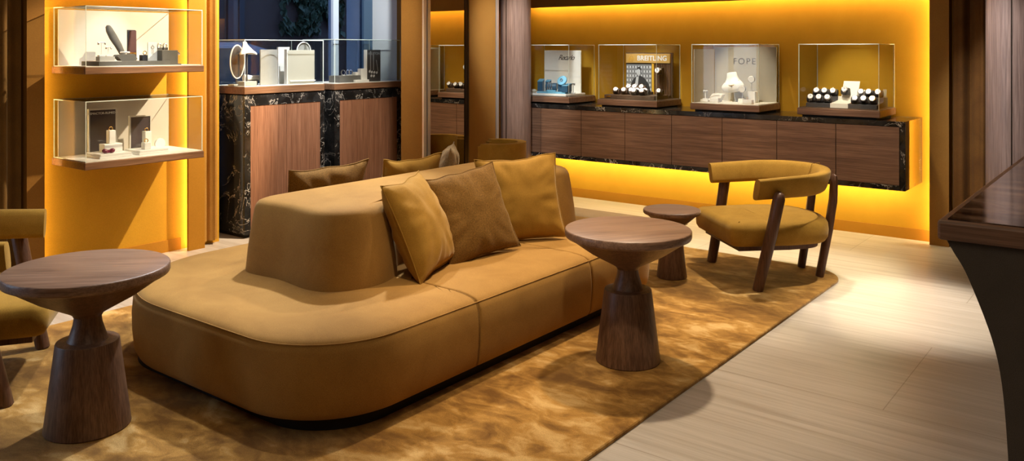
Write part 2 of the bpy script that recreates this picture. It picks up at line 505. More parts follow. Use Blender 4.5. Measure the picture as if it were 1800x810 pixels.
# mirror pillar and wooden columns
p = thing('mirror_pillar', 'square mustard pillar with a tall mirror, behind the sofa', 'pillar', (-4.825, 5.415, 0))
obj('pillar_core', BX(-.125, .112, -.485, .485, .0, CEIL), M['pier'], p)
obj('mirror_panel', BX(.112, .125, -.405, .012, .05, CEIL - .02), M['mirror'], p)
obj('matt_panel', BX(.112, .121, .075, .44, .05, CEIL - .02), M['pier'], p)  # plain panel replaces a mirror facet and its mustard reflection
for y0, y1, key in ((-.485, -.455, 'chrome'), (-.44, -.408, 'chrome'), (.016, .045, 'dark_metal'), (.05, .07, 'dark_metal'), (.447, .475, 'chrome')):
    obj('edge_trim', BX(.112, .130, y0, y1, .02, CEIL - .01), M[key], p)
def column(x, y, r, label):
    o = thing('wooden_column', label, 'column', (x, y, 0))
    obj('shaft', lathe([(r, .09), (r, CEIL - .001)], 64), M['column_wood'], o, 40)
    obj('plinth', lathe([(r + .006, 0), (r + .006, .09)], 64), M['dark_metal'], o, 40)
    obj('seam_strip', BX(-.004, .004, -r - .001, -r + .004, .09, CEIL - .01), M['dark_metal'], o)
    return o
column(-4.705, 6.15, .14, 'round brown wooden column standing in for a mirrored one, between the mirror pillar and the back wall')  # solid column built in place of a mirror facet's reflection
column(-.80, 6.55, .175, 'round brown wooden column behind the counter at the right edge')

# ------------------------------------------------------------------ street beyond the window
struct('ground_street', BX(-18, -6.13, -9, 16, -.12, -.02), plain('asphalt', (.06, .06, .065), .8))
fac = thing('street_building', 'dark building across the street with a doorway, seen through the window', 'building', (-14.2, 6.5, 0))
obj('facade', BX(-.4, 0, -13, 9, -.02, 6), plain('grey render', (.080, .054, .040), .9), fac)
bm = bmesh.new()
dy0, dy1 = on_x(398, 20, -14.2).y - 6.5, on_x(427, 20, -14.2).y - 6.5
box(bm, 0, .06, dy0, dy0 + .12, -.02, 2.6); box(bm, 0, .06, dy1 - .12, dy1, -.02, 2.6); box(bm, 0, .06, dy0, dy1, 2.4, 2.6)
obj('door_frame', bm, M['g1'], fac)
obj('door_leaf', BX(0, .03, dy0 + .12, dy1 - .12, -.02, 2.4), plain('grey door', (.09, .10, .09), .5), fac)
for a, b in ((610, 622),):
    y0, y1 = on_x(a, 20, -14.2).y - 6.5, on_x(b, 20, -14.2).y - 6.5
    obj('downpipe', lathe([(.09, 0), (.09, 5.9)], 12, None, .1, (y0 + y1) / 2), M['g1'], fac)
iv = bmesh.new(); rnd = random.Random(3)
iy0, iy1 = on_x(502, 20, -14.0).y, on_x(606, 20, -14.0).y
for i in range(5200):
    y = rnd.uniform(iy0, iy1); z = rnd.uniform(1.75, 5)
    u = (y - iy0) / (iy1 - iy0)
    if noise.noise(Vector((y * 1.3, z * 1.3, 2))) < (-.22 if .28 < u < .85 else .06): continue
    s = rnd.uniform(.05, .12); c = Vector((-14.19 + rnd.uniform(.02, .18), y, z))
    R = Euler((rnd.uniform(-.6, .6), rnd.uniform(.6, 2.2), rnd.uniform(0, 6))).to_matrix()
    vs = [iv.verts.new(c + R @ Vector(q) * s) for q in ((-1, 0, 0), (-.2, -.7, .1), (1, 0, 0), (-.2, .7, .1))]
    iv.faces.new(vs)
o = obj('ivy', iv, plain('ivy leaves', (.045, .075, .035), .6)); o['kind'] = 'stuff'
tag(o, 'dark ivy climbing the building across the street', 'ivy')
def car(loc, rz, body, label):
    c = thing('parked_car', label, 'car', loc, rz)
    lo = [(-2.1, .28), (-2.15, .62), (-2.0, .86), (-1.1, .98), (1.45, 1.0), (2.0, .92), (2.1, .6), (2.08, .28)]
    up = [(-1.15, .96), (-.55, 1.46), (-.1, 1.56), (.9, 1.55), (1.55, 1.38), (1.95, .96)]
    bm = prism(lo, 'y', -.86, .86)
    bmesh.ops.bevel(bm, geom=bm.edges[:], offset=.06, segments=3, affect='EDGES')
    obj('body', bm, body, c, 40)
    bm = prism(up, 'y', -.74, .74)
    bmesh.ops.bevel(bm, geom=bm.edges[:], offset=.05, segments=3, affect='EDGES')
    obj('roof', bm, body, c, 40)
    gl = plain('dark car glass', (.01, .014, .02), .08)
    for s in (-1, 1):
        for w in ([(-.95, 1.0), (-.5, 1.40), (-.02, 1.48), (.0, 1.0)], [(.06, 1.0), (.05, 1.48), (.85, 1.47), (1.2, 1.36), (1.35, 1.0)]):
            obj('side_window', prism(w, 'y', s * .735 - .008, s * .735 + .008), gl, c)
        for x in (-1.3, 1.3):
            obj('wheel', lathe([(.0, -.1), (.31, -.1), (.33, -.06), (.33, .06), (.31, .1), (.2, .1), (.19, .07), (.0, .07)], 28, None, 0, 0, 'y'), M['black'], c, 40, (x, s * .78, .31), (0, 0, 0 if s > 0 else PI))
    return c
paint = plain('silver grey car paint', (.28, .30, .34), .25, .5)
car((-10.6, 6.0, -.02), PI / 2, paint, 'grey car parked across the street, left of the window post')
car((-10.6, 10.9, -.02), PI / 2, plain('dark blue car paint', (.03, .045, .09), .25, .4), 'dark blue car parked across the street, right of the window post')

# ------------------------------------------------------------------ rugs
def slab(name, outline, z0, z1, m, label, cat):
    pts = resample(rpoly(outline, 10), .12)
    bm = soft(pts, [(0, z0), (0, z1 - .004), (.004, z1)])
    return tag(obj(name, bm, m, None, 40), label, cat)
slab('rug', [(-4.58, .55, .2), (-1.61, .55, .2), (-1.61, 5.62, .26), (-4.58, 5.62, .26)], .001, .016, M['rug'], 'large mottled golden brown rug under the sofa', 'rug')
slab('floor_mat', [(-4.85, 5.68, .04), (-3.12, 5.68, .04), (-3.12, 6.44, .04), (-4.85, 6.44, .04)], .001, .010, M['taupe_mat'], 'plain taupe mat on the floor in front of the long cabinet', 'mat')

# ------------------------------------------------------------------ sofa
SX0, SX1, SY0, SY1, SM1, SM2 = -4.05, -2.34, 1.915, 4.60, 2.80, 3.695
sofa = thing('sofa', 'mustard velvet island sofa with rounded ends on the golden rug', 'sofa', (-3.18, 3.26, .016))
def loc_s(pts): return [(x + 3.18, y - 3.26, r) for x, y, r in pts]
SP = [(.035, .055), (.012, .066), (0, .09), (-.008, .16), (-.010, .24), (-.004, .31), (.006, .335), (.018, .349), (.035, .358), (.07, .366), (.12, .371)]
whole = resample(rpoly(loc_s([(SX0, SY0, .66), (SX1, SY0, .40), (SX1, SY1, .40), (SX0, SY1, .66)]), 22), .04)
for a, b in ((None, SM1), (SM1, SM2), (SM2, None)):
    bm = soft(whole, SP, None, 0, .004)
    for y, up_ in ((a, False), (b, True)):
        if y is None: continue
        e = .0025
        yy = y - 3.26 + (-e if up_ else e)
        r = bmesh.ops.bisect_plane(bm, geom=bm.verts[:] + bm.edges[:] + bm.faces[:], plane_co=(0, yy, 0), plane_no=(0, 1 if up_ else -1, 0), clear_outer=True)
        es = [x for x in r['geom_cut'] if isinstance(x, bmesh.types.BMEdge)]
        nf = bmesh.ops.edgenet_fill(bm, edges=es)['faces']
        bmesh.ops.bevel(bm, geom=list({q for f in nf for q in f.edges}), offset=.012, segments=3, affect='EDGES', profile=.6)
    obj('seat_section', bm, M['velvet'], sofa, 50)
ins = inset(whole, .0085)
ring_ = [(q.x, q.y, .3425) for q in ins]
obj('piping', tube(ring_ + ring_[:1], .0022, 6, None, False), M['velvet'], sofa, 60)
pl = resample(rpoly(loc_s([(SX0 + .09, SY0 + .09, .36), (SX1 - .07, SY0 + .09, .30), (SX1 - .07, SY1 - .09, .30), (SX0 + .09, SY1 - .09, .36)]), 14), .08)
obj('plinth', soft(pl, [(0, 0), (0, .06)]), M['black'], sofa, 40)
br = [(-3.45, 2.42), (-3.22, 2.43), (-2.98, 2.405), (-2.86, 2.465), (-2.80, 2.62), (-2.85, 2.80), (-2.97, 2.93), (-3.02, 3.10), (-3.02, 3.4), (-3.02, 3.72), (-2.97, 3.90), (-2.85, 4.03),
      (-2.80, 4.18), (-2.85, 4.32), (-2.98, 4.40), (-3.2, 4.41), (-3.42, 4.39), (-3.53, 4.28), (-3.56, 4.1), (-3.56, 3.4), (-3.56, 2.7), (-3.535, 2.51)]
def closed_spline(P, n=8):
    P = [Vector(p) for p in P]; N = len(P); out = []
    for i in range(N):
        p0, p1, p2, p3 = P[i - 1], P[i], P[(i + 1) % N], P[(i + 2) % N]
        for k in range(n):
            t = k / n
            out.append(.5 * ((2 * p1) + (p2 - p0) * t + (2 * p0 - 5 * p1 + 4 * p2 - p3) * t * t + (3 * p1 - p0 - 3 * p2 + p3) * t ** 3))
    return out
pts = closed_spline([(x + 3.18, y - 3.26) for x, y in br])
bm = soft(pts, [(-.004, .355), (-.004, .38), (.006, .48), (.026, .61), (.038, .672), (.047, .692), (.058, .704), (.074, .711), (.10, .715)], None, 0, .006)
obj('backrest', bm, M['velvet'], sofa, 60)

def cushion(name, w, h, t, m, label, loc, face, tilt, seed, cat='cushion', roll=0):
    """face = unit xy direction the front looks to; loc = middle of the bottom edge"""
    bm = bmesh.new(); n = 26; grid = {}
    for side in (-1, 1):
        for i in range(n + 1):
            for j in range(n + 1):
                u, v = 2 * i / n - 1, 2 * j / n - 1
                edge = i in (0, n) or j in (0, n)
                if edge and side == 1:
                    grid[side, i, j] = grid[-1, i, j]; continue
                x = w / 2 * u * (1 - .085 * (1 - v * v) ** 1.0)
                z = h / 2 * v * (1 - .085 * (1 - u * u) ** 1.0)
                a = max(0, (1 - abs(u) ** 2.4)) * max(0, (1 - abs(v) ** 2.4))
                y = side * t / 2 * a ** .5
                if not edge:
                    ang = math.atan2(v, u); rr = math.hypot(u, v)
                    wr = noise.noise(Vector((ang * 4.5 + seed * 5, rr * 1.1, seed + side))) * .016 * min(1, rr * 1.1) ** 2 * a ** .3
                    wr += noise.noise(Vector((u * 3 + seed, v * 3, seed * 2))) * .008
                    y += side * wr
                z += noise.noise(Vector((u * 2 + seed, 0, v * .5))) * .012 * (1 if v > 0 else .3)
                grid[side, i, j] = bm.verts.new((x, y, z + h / 2))
    for side in (-1, 1):
        for i in range(n):
            for j in range(n):
                bm.faces.new([grid[side, i, j], grid[side, i + 1, j], grid[side, i + 1, j + 1], grid[side, i, j + 1]])
    root = thing(name, label, cat, loc)
    phi = math.atan2(face[0], -face[1])
    root.rotation_euler = (-math.radians(tilt), math.radians(roll), phi)
    obj('cover', bm, m, root, 75)
    ring = [grid[-1, i, 0] for i in range(n)] if False else None
    prs = []
    for i in range(n + 1): prs.append((i, 0))
    for j in range(1, n + 1): prs.append((n, j))
    for i in range(n - 1, -1, -1): prs.append((i, n))
    for j in range(n - 1, -1, -1): prs.append((0, j))
    co = []
    for i, j in prs:
        u, v = 2 * i / n - 1, 2 * j / n - 1
        x = w / 2 * u * (1 - .085 * (1 - v * v)); z = h / 2 * v * (1 - .085 * (1 - u * u)) + h / 2
        z += noise.noise(Vector((u * 2 + seed, 0, v * .5))) * .012 * (1 if v > 0 else .3)
        co.append((x, 0, z))
    obj('seam', tube(co, .0035, 6, None, False), m, root, 60)
    return root
GC = 'cushions on the mustard sofa'
SZ = .385
cushion('cushion', .47, .48, .20, M['cushion'], 'plain ochre cushion turned sideways against the front end of the backrest', (-2.745, 2.985, SZ), (.92, .38), 24, 1.3, 'cushion')
cushion('cushion', .47, .47, .14, M['chenille'], 'textured brown cushion in the middle of the three on the front seat', (-2.735, 3.335, SZ), (.985, -.17), 22, 2.7, 'cushion', -6)
cushion('cushion', .47, .475, .15, M['cushion'], 'plain ochre cushion at the far end of the front seat, beside the round table', (-2.785, 3.735, SZ), (.78, -.62), 15, 4.1, 'cushion', -4)
cushion('cushion', .56, .46, .15, M['chenille'], 'textured brown cushion showing behind the near end of the backrest', (-3.76, 3.09, SZ - .02), (-1, .0), 14, 5.2)
cushion('cushion', .48, .43, .15, M['cushion'], 'plain ochre cushion showing behind the middle of the backrest', (-3.74, 3.735, SZ - .01), (-1, .05), 14, 6.9)

cushion('cushion', .44, .44, .15, M['chenille_light'], 'pale textured cushion at the far end of the back seat, before the mirror', (-3.80, 4.13, SZ), (-.78, -.62), 12, 8.3)

# ------------------------------------------------------------------ tables
def pedestal_table(loc, R, H, rb, label, s=1.0, grain=0):
    t = thing('pedestal_table', label, 'side table', loc)
    k = R / .29; q = H / .62
    top = lathe([(0, H - .042 * q), (R - .012, H - .042 * q), (R - .003, H - .037 * q), (R, H - .03 * q), (R, H - .006), (R - .002, H - .002), (R - .006, H), (0, H)], 72)
    obj('tabletop', top, M['walnut_top'], t, 40, None, (0, 0, grain))
    cone = [(R - .018, H - .043 * q), (R * .60, H - .112 * q), (R * .24, H - .170 * q), (R * .19, H - .180 * q), (R * .172, H - .190 * q)]
    obj('underside_cone', lathe(cone, 64), M['walnut'], t, 50)
    zs = .335 * q
    ns = R / .29 * .97
    neck = [(.049 * ns, H - .186 * q), (.050 * ns, H - .20 * q), (.053 * ns, H - .22 * q), (.060 * ns, H - .243 * q), (.070 * ns, zs + .010), (.074 * ns, zs + .003), (rb * .70, zs)]
    obj('neck', lathe(neck[::-1], 64), M['walnut'], t, 50)
    obj('base', lathe([(rb - .003, 0), (rb, .004), (rb * .735, zs - .004), (rb * .722, zs), (0, zs)], 64), M['walnut'], t, 40)
    return t
pedestal_table((-3.245, 1.565, .016), .292, .605, .152, 'round walnut pedestal table in the left foreground, before the end of the sofa', 1, .75)
pedestal_table((-1.965, 3.42, .016), .29, .605, .148, 'round walnut pedestal table in front of the long side of the sofa', 1, .95)
pedestal_table((-2.46, 4.83, .016), .178, .425, .094, 'small low walnut pedestal table between the sofa and the far armchair', 1, .6)

# ------------------------------------------------------------------ armchairs
def armchair(loc, rz, label):
    c = thing('armchair', label, 'armchair', loc, rz, None)
    # seat: broad straight front, rounded back
    out = rpoly([(-.315, -.40, .06), (.315, -.40, .06), (.335, -.02, .20), (.30, .25, .22), (.0, .33, .25), (-.30, .25, .22), (-.335, -.02, .20)], 8)
    out = resample(out, .03)
    out = [q * 1.0 for q in out]
    bm = soft(out, [(.05, .245), (.015, .252), (0, .275), (-.004, .32), (0, .355), (.012, .376), (.035, .386), (.07, .391)], None, 0, .012)
    obj('seat', bm, M['velvet_chair'], c, 60)
    obj('seat_rail', soft(inset(out, .06), [(0, .215), (0, .25)]), M['chair_wood'], c, 40)
    # wrap-around back band
    path = []; A, r0 = -.27, .335
    for k in range(7): path.append(Vector((-r0 - .012 * (1 - k / 6), A + (A * -1 - .02) * k / 6, 0)))
    y0 = -.02
    for k in range(1, 24):
        th = PI - PI * k / 24
        path.append(Vector((r0 * math.cos(th), y0 + .315 * math.sin(th), 0)))
    for k in range(7): path.append(Vector((r0 + .012 * k / 6, y0 + (A - y0) * k / 6, 0)))
    bm = bmesh.new(); rings = []
    n = 16; N = len(path)
    for i, p in enumerate(path):
        t = (path[min(i + 1, N - 1)] - path[max(i - 1, 0)]).normalized(); nrm = Vector((t.y, -t.x, 0))
        s = i / (N - 1); mid = math.sin(PI * s)
        zc = .596 + .022 * mid; hh = .064 + .006 * mid; ww = .034 + .006 * mid
        ends = [1.0]
        ring = []
        for k in range(n):
            a = 2 * PI * k / n; ca, sa = math.cos(a), math.sin(a)
            e = .55
            px = math.copysign(abs(ca) ** e, ca) * ww; pz = math.copysign(abs(sa) ** e, sa) * hh
            lean = .02 * (pz / hh) * (1 if True else 0)
            ring.append(bm.verts.new(p - nrm * (px + lean * -1 * 0) + Vector((0, 0, zc + pz)) + (-nrm * lean if True else Vector())))
        rings.append(ring)
    for a, b in zip(rings, rings[1:]):
        for i in range(n): bm.faces.new((a[i], a[(i + 1) % n], b[(i + 1) % n], b[i]))
    for rg, sgn in ((rings[0], -1), (rings[-1], 1)):
        cc = sum((v.co for v in rg), Vector()) / n + Vector((0, -.012, 0))
        inner = [bm.verts.new(cc + (v.co - cc) * .8) for v in rg]
        for i in range(n): bm.faces.new((rg[i], rg[(i + 1) % n], inner[(i + 1) % n], inner[i]))
        bm.faces.new(inner)
    band = obj('back_band', bm, M['velvet_chair'], c, 60)
    obj('band_seam', tube([(0, .295 - .052, .557), (0, .295 - .048, .62), (0, .295 - .02, .693), (0, .295 + .03, .698), (0, .345, .63)], .0022, 6), M['velvet_chair'], c)
    for s in (-1, 1):
        bm = tube([(s * .345, -.262, 0), (s * .372, -.19, .33), (s * .388, -.148, .55), (s * .389, -.145, .575), (s * .389, -.144, .588)], [(.031, .036), (.034, .042), (.034, .043), (.027, .035), (.010, .013)], 16)
        obj('leg', bm, M['chair_wood'], c, 45)
        bm = tube([(s * .115, .262, 0), (s * .125, .318, .30), (s * .130, .345, .48), (s * .130, .352, .60), (s * .130, .352, .635), (s * .130, .350, .645)], [(.024, .030), (.024, .036), (.022, .037), (.019, .034), (.014, .028), (.004, .01)], 16)
        obj('leg', bm, M['chair_wood'], c, 45)
    obj('stretcher', BX(-.12, .12, .245, .30, .222, .25, .006), M['chair_wood'], c)
    return c
ch = armchair((-1.99, 5.29, .016), -math.radians(43), 'mustard armchair with wraparound back at the far right of the rug')
dup(ch, (-4.127, 1.432, .016), math.radians(145.6), 'mustard armchair with wraparound back cut off at the left edge')
# small tub seat added in place of a chair reflected in the pillar
tb = thing('reflection_tub_chair', 'small mustard tub chair standing in for a mirror reflection, behind the sofa, in front of the wooden column', 'tub chair', (-4.37, 5.47, .0165), math.radians(-60))
bm = bmesh.new(); out = []; inn = []
for k in range(37):
    th = math.radians(-35 + 250 * k / 36); out.append((.235 * math.cos(th), .235 * math.sin(th))); inn.append((.165 * math.cos(th), .165 * math.sin(th)))
bm = prism(out + inn[::-1], 'z', .06, .665)
bmesh.ops.bevel(bm, geom=[e for e in bm.edges if abs(e.verts[0].co.z - e.verts[1].co.z) < 1e-5], offset=.02, segments=3, affect='EDGES')
obj('shell', bm, M['velvet_chair'], tb, 50)
obj('seat', lathe([(.0, .06), (.15, .06), (.16, .08), (.16, .38), (.14, .41), (0, .42)], 40), M['velvet_chair'], tb, 50)
for a in range(4):
    obj('foot', lathe([(.016, 0), (.02, .062)], 14, None, .13 * math.cos(a * PI / 2), .13 * math.sin(a * PI / 2)), M['chair_wood'], tb, 40)

# ------------------------------------------------------------------ reception counter
ct = thing('reception_counter', 'dark curved reception counter with brown marble top at the right edge', 'counter', (-.48, 2.46, 0))
L, W = 2.2, 1.05
prof = [(.20, 0), (.165, .2), (.161, .41), (.138, .65), (.075, .84), (.035, .915), (.018, .945)]
pl2 = []
def ease(pr, n=6):
    out = []
    for (a, b), (c, d) in zip(pr, pr[1:]):
        for k in range(n): out.append((a + (c - a) * k / n, b + (d - b) * k / n))
    return out + [pr[-1]]
def spline(pr, n=8):
    out = []
    P = [Vector(p) for p in pr]
    for i in range(len(P) - 1):
        p0, p1, p2, p3 = P[max(i - 1, 0)], P[i], P[i + 1], P[min(i + 2, len(P) - 1)]
        for k in range(n):
            t = k / n
            q = .5 * ((2 * p1) + (p2 - p0) * t + (2 * p0 - 5 * p1 + 4 * p2 - p3) * t * t + (3 * p1 - p0 - 3 * p2 + p3) * t ** 3)
            out.append((q.x, q.y))
    return out + [pr[-1]]
ps = spline(prof)
body = ps + [(W - x, z) for x, z in ps[::-1]]
obj('counter_body', prism(body, 'y', .02, L), M['skirt_dark'], ct, 30)
obj('top_edge', BX(0, W, 0, L + .02, .945, .997, .008), M['walnut_x'], ct)
obj('marble_top', BX(.022, W - .022, .022, L, .990, 1.0), M['marble_counter'], ct)
obj('toe_light', BX(.205, .22, .06, L - .05, .004, .018), emit('toe led', (1, .85, .62), 9), ct)

# ------------------------------------------------------------------ long floating cabinet
CB = thing('wall_cabinet', 'long walnut cabinet in a black marble surround floating on the back wall', 'cabinet', (-3.1, 6.69, .44))
x0, x1 = -4.98 + 3.1, -1.459 + 3.1; yf, yb = 6.43 - 6.69, 6.948 - 6.69
bm = bmesh.new()
box(bm, x0, x1, yf, yb, .455, .491); box(bm, x0, x1, yf, yb, 0, .036); box(bm, x1 - .036, x1, yf, yb, .036, .455); box(bm, x0, x0 + .036, yf, yb, .036, .455)
obj('marble_surround', bm, M['marble'], CB)
obj('polished_end', BX(x1, x1 + .003, yf + .001, yb, .001, .490), M['marble_polished'], CB)
obj('carcass', BX(x0 + .036, x1 - .036, yf + .03, yb, .036, .455), M['black'], CB)
dx = [-4.944, -4.628, -4.178, -3.727, -3.28, -2.831, -2.383, -1.938, -1.497]
for a, b in zip(dx, dx[1:]):
    obj('door', BX(a + 3.1 + .0025, b + 3.1 - .0025, yf + .004, yf + .03, .038, .452), M['walnut_x'], CB)
led(BX(-4.9, -1.55, 6.80, 6.83, .422, .439), 'warm light strip hidden under the long floating cabinet')

# ------------------------------------------------------------------ glass display cases
def display_case(name, label, x0, x1, y0, y1, z0, zd, z1, wood_m, deck_m, foot=.014, over=.012, back=None, group='glass display cases', side=None, base_h=None):
    cx, cy = (x0 + x1) / 2, (y0 + y1) / 2
    c = thing(name, label, 'display case', (cx, cy, z0), 0, group)
    hx, hy = (x1 - x0) / 2, (y1 - y0) / 2
    if foot:
        obj('shadow_foot', BX(-hx + .03, hx - .03, -hy + .03, hy - .02, 0, foot), M['black'], c)
    obj('wooden_base', BX(-hx, hx, -hy, hy, foot, zd - z0 - .005, .004), wood_m, c)
    e = over
    obj('deck', BX(-hx + e, hx - e, -hy + e, hy - e, zd - z0 - .0055, zd - z0), deck_m, c)
    zt = z1 - z0; zb = zd - z0 - .004; T = .005
    X, Y = hx - e + .004, hy - e + .004
    def pane(a):
        bm = BX(*a)
        d = (a[1] - a[0], a[3] - a[2], a[5] - a[4]); thin = d.index(min(d))
        for f in bm.faces:
            nn = f.normal if f.normal.length else None
        bm.normal_update()
        for f in bm.faces: f.material_index = 0 if abs(f.normal[thin]) > .9 else 1
        obj('glass_panel', bm, [M['glass'], M['glass_edge']], c)
    pane((-X, X, -Y, -Y + T, zb, zt - T))
    pane((-X, X, Y - T, Y, zb, zt - T))
    pane((-X, -X + T, -Y + T, Y - T, zb, zt - T))
    pane((X - T, X, -Y + T, Y - T, zb, zt - T))
    pane((-X, X, -Y, Y, zt - T, zt))
    if back == 'left':       # lining against the left wall
        obj('back_lining', BX(-hx + .018, -hx + .026, -hy + .03, hy - .02, zd - z0, zt - .012), M['linen'], c)
    return c
GB = 'glass cases on the long wall cabinet'
Z0, ZD, Z1 = .9315, 1.003, 1.484
display_case('display_case', 'glass case with a cream board and blue stands, beside the column', -4.94, -4.335, 6.47, 6.93, Z0, ZD, Z1, M['walnut_x'], M['brown'], group=GB)
display_case('display_case', 'glass case with a gold header board, second from the column', -4.032, -3.435, 6.47, 6.93, Z0, ZD, Z1, M['walnut_x'], M['brown'], group=GB)
display_case('display_case', 'glass case with the white necklace bust and taupe board', -3.128, -2.535, 6.47, 6.93, Z0, ZD, Z1, M['walnut_x'], M['white'], group=GB)
display_case('display_case', 'glass case with two rows of watches, nearest the right end', -2.238, -1.638, 6.47, 6.93, Z0, ZD, Z1, M['walnut_x'], M['brown'], group=GB)

# wall shelves on the left
GS = 'glass shelf cases in the left alcove'
def shelf_case(z0, zd, z1, label, deck):
    c = display_case('shelf_display_case', label, WX + .001, -5.20, 2.49, 3.297, z0, zd, z1, M['walnut_y'], deck, 0, .012, 'left', GS)
    return c
shelf_case(1.291, 1.340, 1.712, 'upper wooden wall shelf under a glass box, with grey stands', M['white'])
shelf_case(.707, .757, 1.126, 'lower wooden wall shelf under a glass box, with white ring blocks', M['white'])

# window pedestals
def pedestal(y0, y1, label, door_lo, door_hi):
    c = thing('pedestal_cabinet', label, 'cabinet', (-5.765, (y0 + y1) / 2, 0))
    yc = (y0 + y1) / 2; a, b = y0 - yc, y1 - yc; xf, xb = .215, -.215
    bm = bmesh.new()
    box(bm, xb, xf - .02, a, b, .03, 1.09)
    obj('marble_body', bm, M['marble'], c)
    lo, hi = door_lo - yc, door_hi - yc
    bm = bmesh.new()
    box(bm, xf - .02, xf, a, lo, .03, 1.09); box(bm, xf - .02, xf, hi, b, .03, 1.09); box(bm, xf - .02, xf, lo, hi, 1.01, 1.09)
    obj('marble_front_frame', bm, M['marble'], c)
    md = (lo + hi) / 2
    obj('door', BX(xf - .02, xf - .003, lo, md - .0015, .03, 1.01), M['teak'], c)
    obj('door', BX(xf - .02, xf - .003, md + .0015, hi, .03, 1.01), M['teak'], c)
    obj('toe_kick', BX(xb, xf - .03, a + .02, b - .02, 0, .03), M['black'], c)
    return c
pedestal(3.86, 4.632, 'black marble window cabinet with reddish doors, left of the gap', 3.915, 4.59)
pedestal(4.741, 5.534, 'black marble window cabinet with reddish doors, beside the mirror pillar', 4.80, 5.476)
GW = 'glass cases on the window cabinets'
display_case('window_display_case', 'glass case with oval mirror and white panels in the shop window', -5.98, -5.548, 3.858, 4.634, 1.0905, 1.160, 1.518, M['walnut_y'], M['white'], .008, .010, None, GW)
display_case('window_display_case', 'glass case with a dark picture board in the shop window', -5.98, -5.548, 4.739, 5.536, 1.0905, 1.155, 1.528, M['walnut_y'], M['white'], .008, .010, None, GW)

# ------------------------------------------------------------------ small stands and jewellery
def block(name, label, cat, c, w, d, h, m, rz=0, group=None, bev=.003):
    return solo(name, BX(-w / 2, w / 2, -d / 2, d / 2, 0, h, bev), m, label, cat, c, group, rz)
def board(name, label, c, w, h, m, t=.012, rz=0, cat='display board', border=None):
    """upright board, its face looks to -y before turning"""
    b = thing(name, label, cat, c, rz)
    obj('panel', BX(-w / 2, w / 2, 0, t, 0, h, .002), m, b)
    if border:
        e = .006; bm = bmesh.new()
        box(bm, -w / 2 - e, -w / 2, -.004, t, 0, h + e); box(bm, w / 2, w / 2 + e, -.004, t, 0, h + e); box(bm, -w / 2 - e, w / 2 + e, -.004, t, h, h + e)
        obj('frame', bm, border, b)
    return b
RX = PI / 2
def ring(R, r, bm=None, c=(0, 0, 0), axis='y', n=22):
    pts = []
    for k in range(n + 1):
        a = 2 * PI * k / n; u, v = R * math.cos(a), R * math.sin(a)
        pts.append({'y': (c[0] + u, c[1], c[2] + v), 'x': (c[0], c[1] + u, c[2] + v), 'z': (c[0] + u, c[1] + v, c[2])}[axis])
    return tube(pts, r, 8, bm, False)
def earring_stand(c, h, w, label, m, base_m, rz=0, group=None):
    e = thing('earring_stand', label, 'jewellery stand', c, rz, group)
    obj('base', BX(-.02, .02, -.014, .014, 0, .008, .002), base_m, e)
    obj('post', tube([(0, 0, .006), (0, 0, h)], .0022, 8), m, e)
    obj('crossbar', tube([(-w / 2, 0, h), (w / 2, 0, h)], .0035, 8), m, e)
    for s in (-1, 1):
        obj('earring', lathe([(0, h - .017), (.005, h - .014), (.0065, h - .008), (.004, h - .001), (0, h)], 12, None, s * w * .42, -.004), M['silver'], e, 60)
    return e
# --- watches
def watch(label, loc, rz, tilt, dial, strap, pillow, s=1.0):
    s *= 1.15
    w = thing('wrist_watch', label, 'watch', loc, rz)
    w.rotation_euler = (-tilt, 0, rz); w.scale = (1, 1, 1)
    # roll cushion: axis along x, strap around it, dial facing -y
    R = .026 * s
    obj('roll_pillow', lathe([(0, -.026 * s), (R * .8, -.026 * s), (R * .92, -.02 * s), (R * .92, .02 * s), (R * .8, .026 * s), (0, .026 * s)], 24, None, 0, R, 'x'), pillow, w, 50)
    bm = bmesh.new(); pts = []
    for k in range(25):
        a = 2 * PI * k / 24; pts.append((0, -math.cos(a) * R * .98, R + math.sin(a) * R * .98))
    obj('strap', tube(pts, [(.0105 * s, .002)] * 25 if False else .0018, 4, None, False), strap, w)
    bm = bmesh.new(); A = []; B = []
    for k in range(25):
        a = 2 * PI * k / 24; y, z = -math.cos(a) * R * 1.0, R + math.sin(a) * R * 1.0
        A.append(bm.verts.new((-.0105 * s, y, z))); B.append(bm.verts.new((.0105 * s, y, z)))
    for k in range(24): bm.faces.new((A[k], A[k + 1], B[k + 1], B[k]))
    bmesh.ops.solidify(bm, geom=bm.faces[:], thickness=.0015)
    w.children[-1].data.user_clear() if False else None
    old = w.children[-1]; me = old.data
    bmesh.ops.recalc_face_normals(bm, faces=bm.faces[:]); bm.to_mesh(me); bm.free()
    k = R * 1.0
    wc = obj('watch_case', lathe([(0, -.001), (.0195 * s, -.001), (.021 * s, -.004), (.020 * s, -.010), (.0175 * s, -.0115), (0, -.0115)], 28, None, 0, R, 'y'), M['silver'], w, 40, (0, -k, 0))
    obj('dial', lathe([(0, -.0115), (.0165 * s, -.0115), (.0165 * s, -.0128), (0, -.0128)], 26, None, 0, R, 'y'), dial, wc, 40)
    bm = bmesh.new(); box(bm, -.001 * s, .001 * s, -.0136, -.0128, R, R + .011 * s); box(bm, 0, .008 * s, -.0136, -.0128, R - .001 * s, R + .001 * s)
    obj('hands', bm, M['lettering_dark'], wc)
    return w
proto = {}
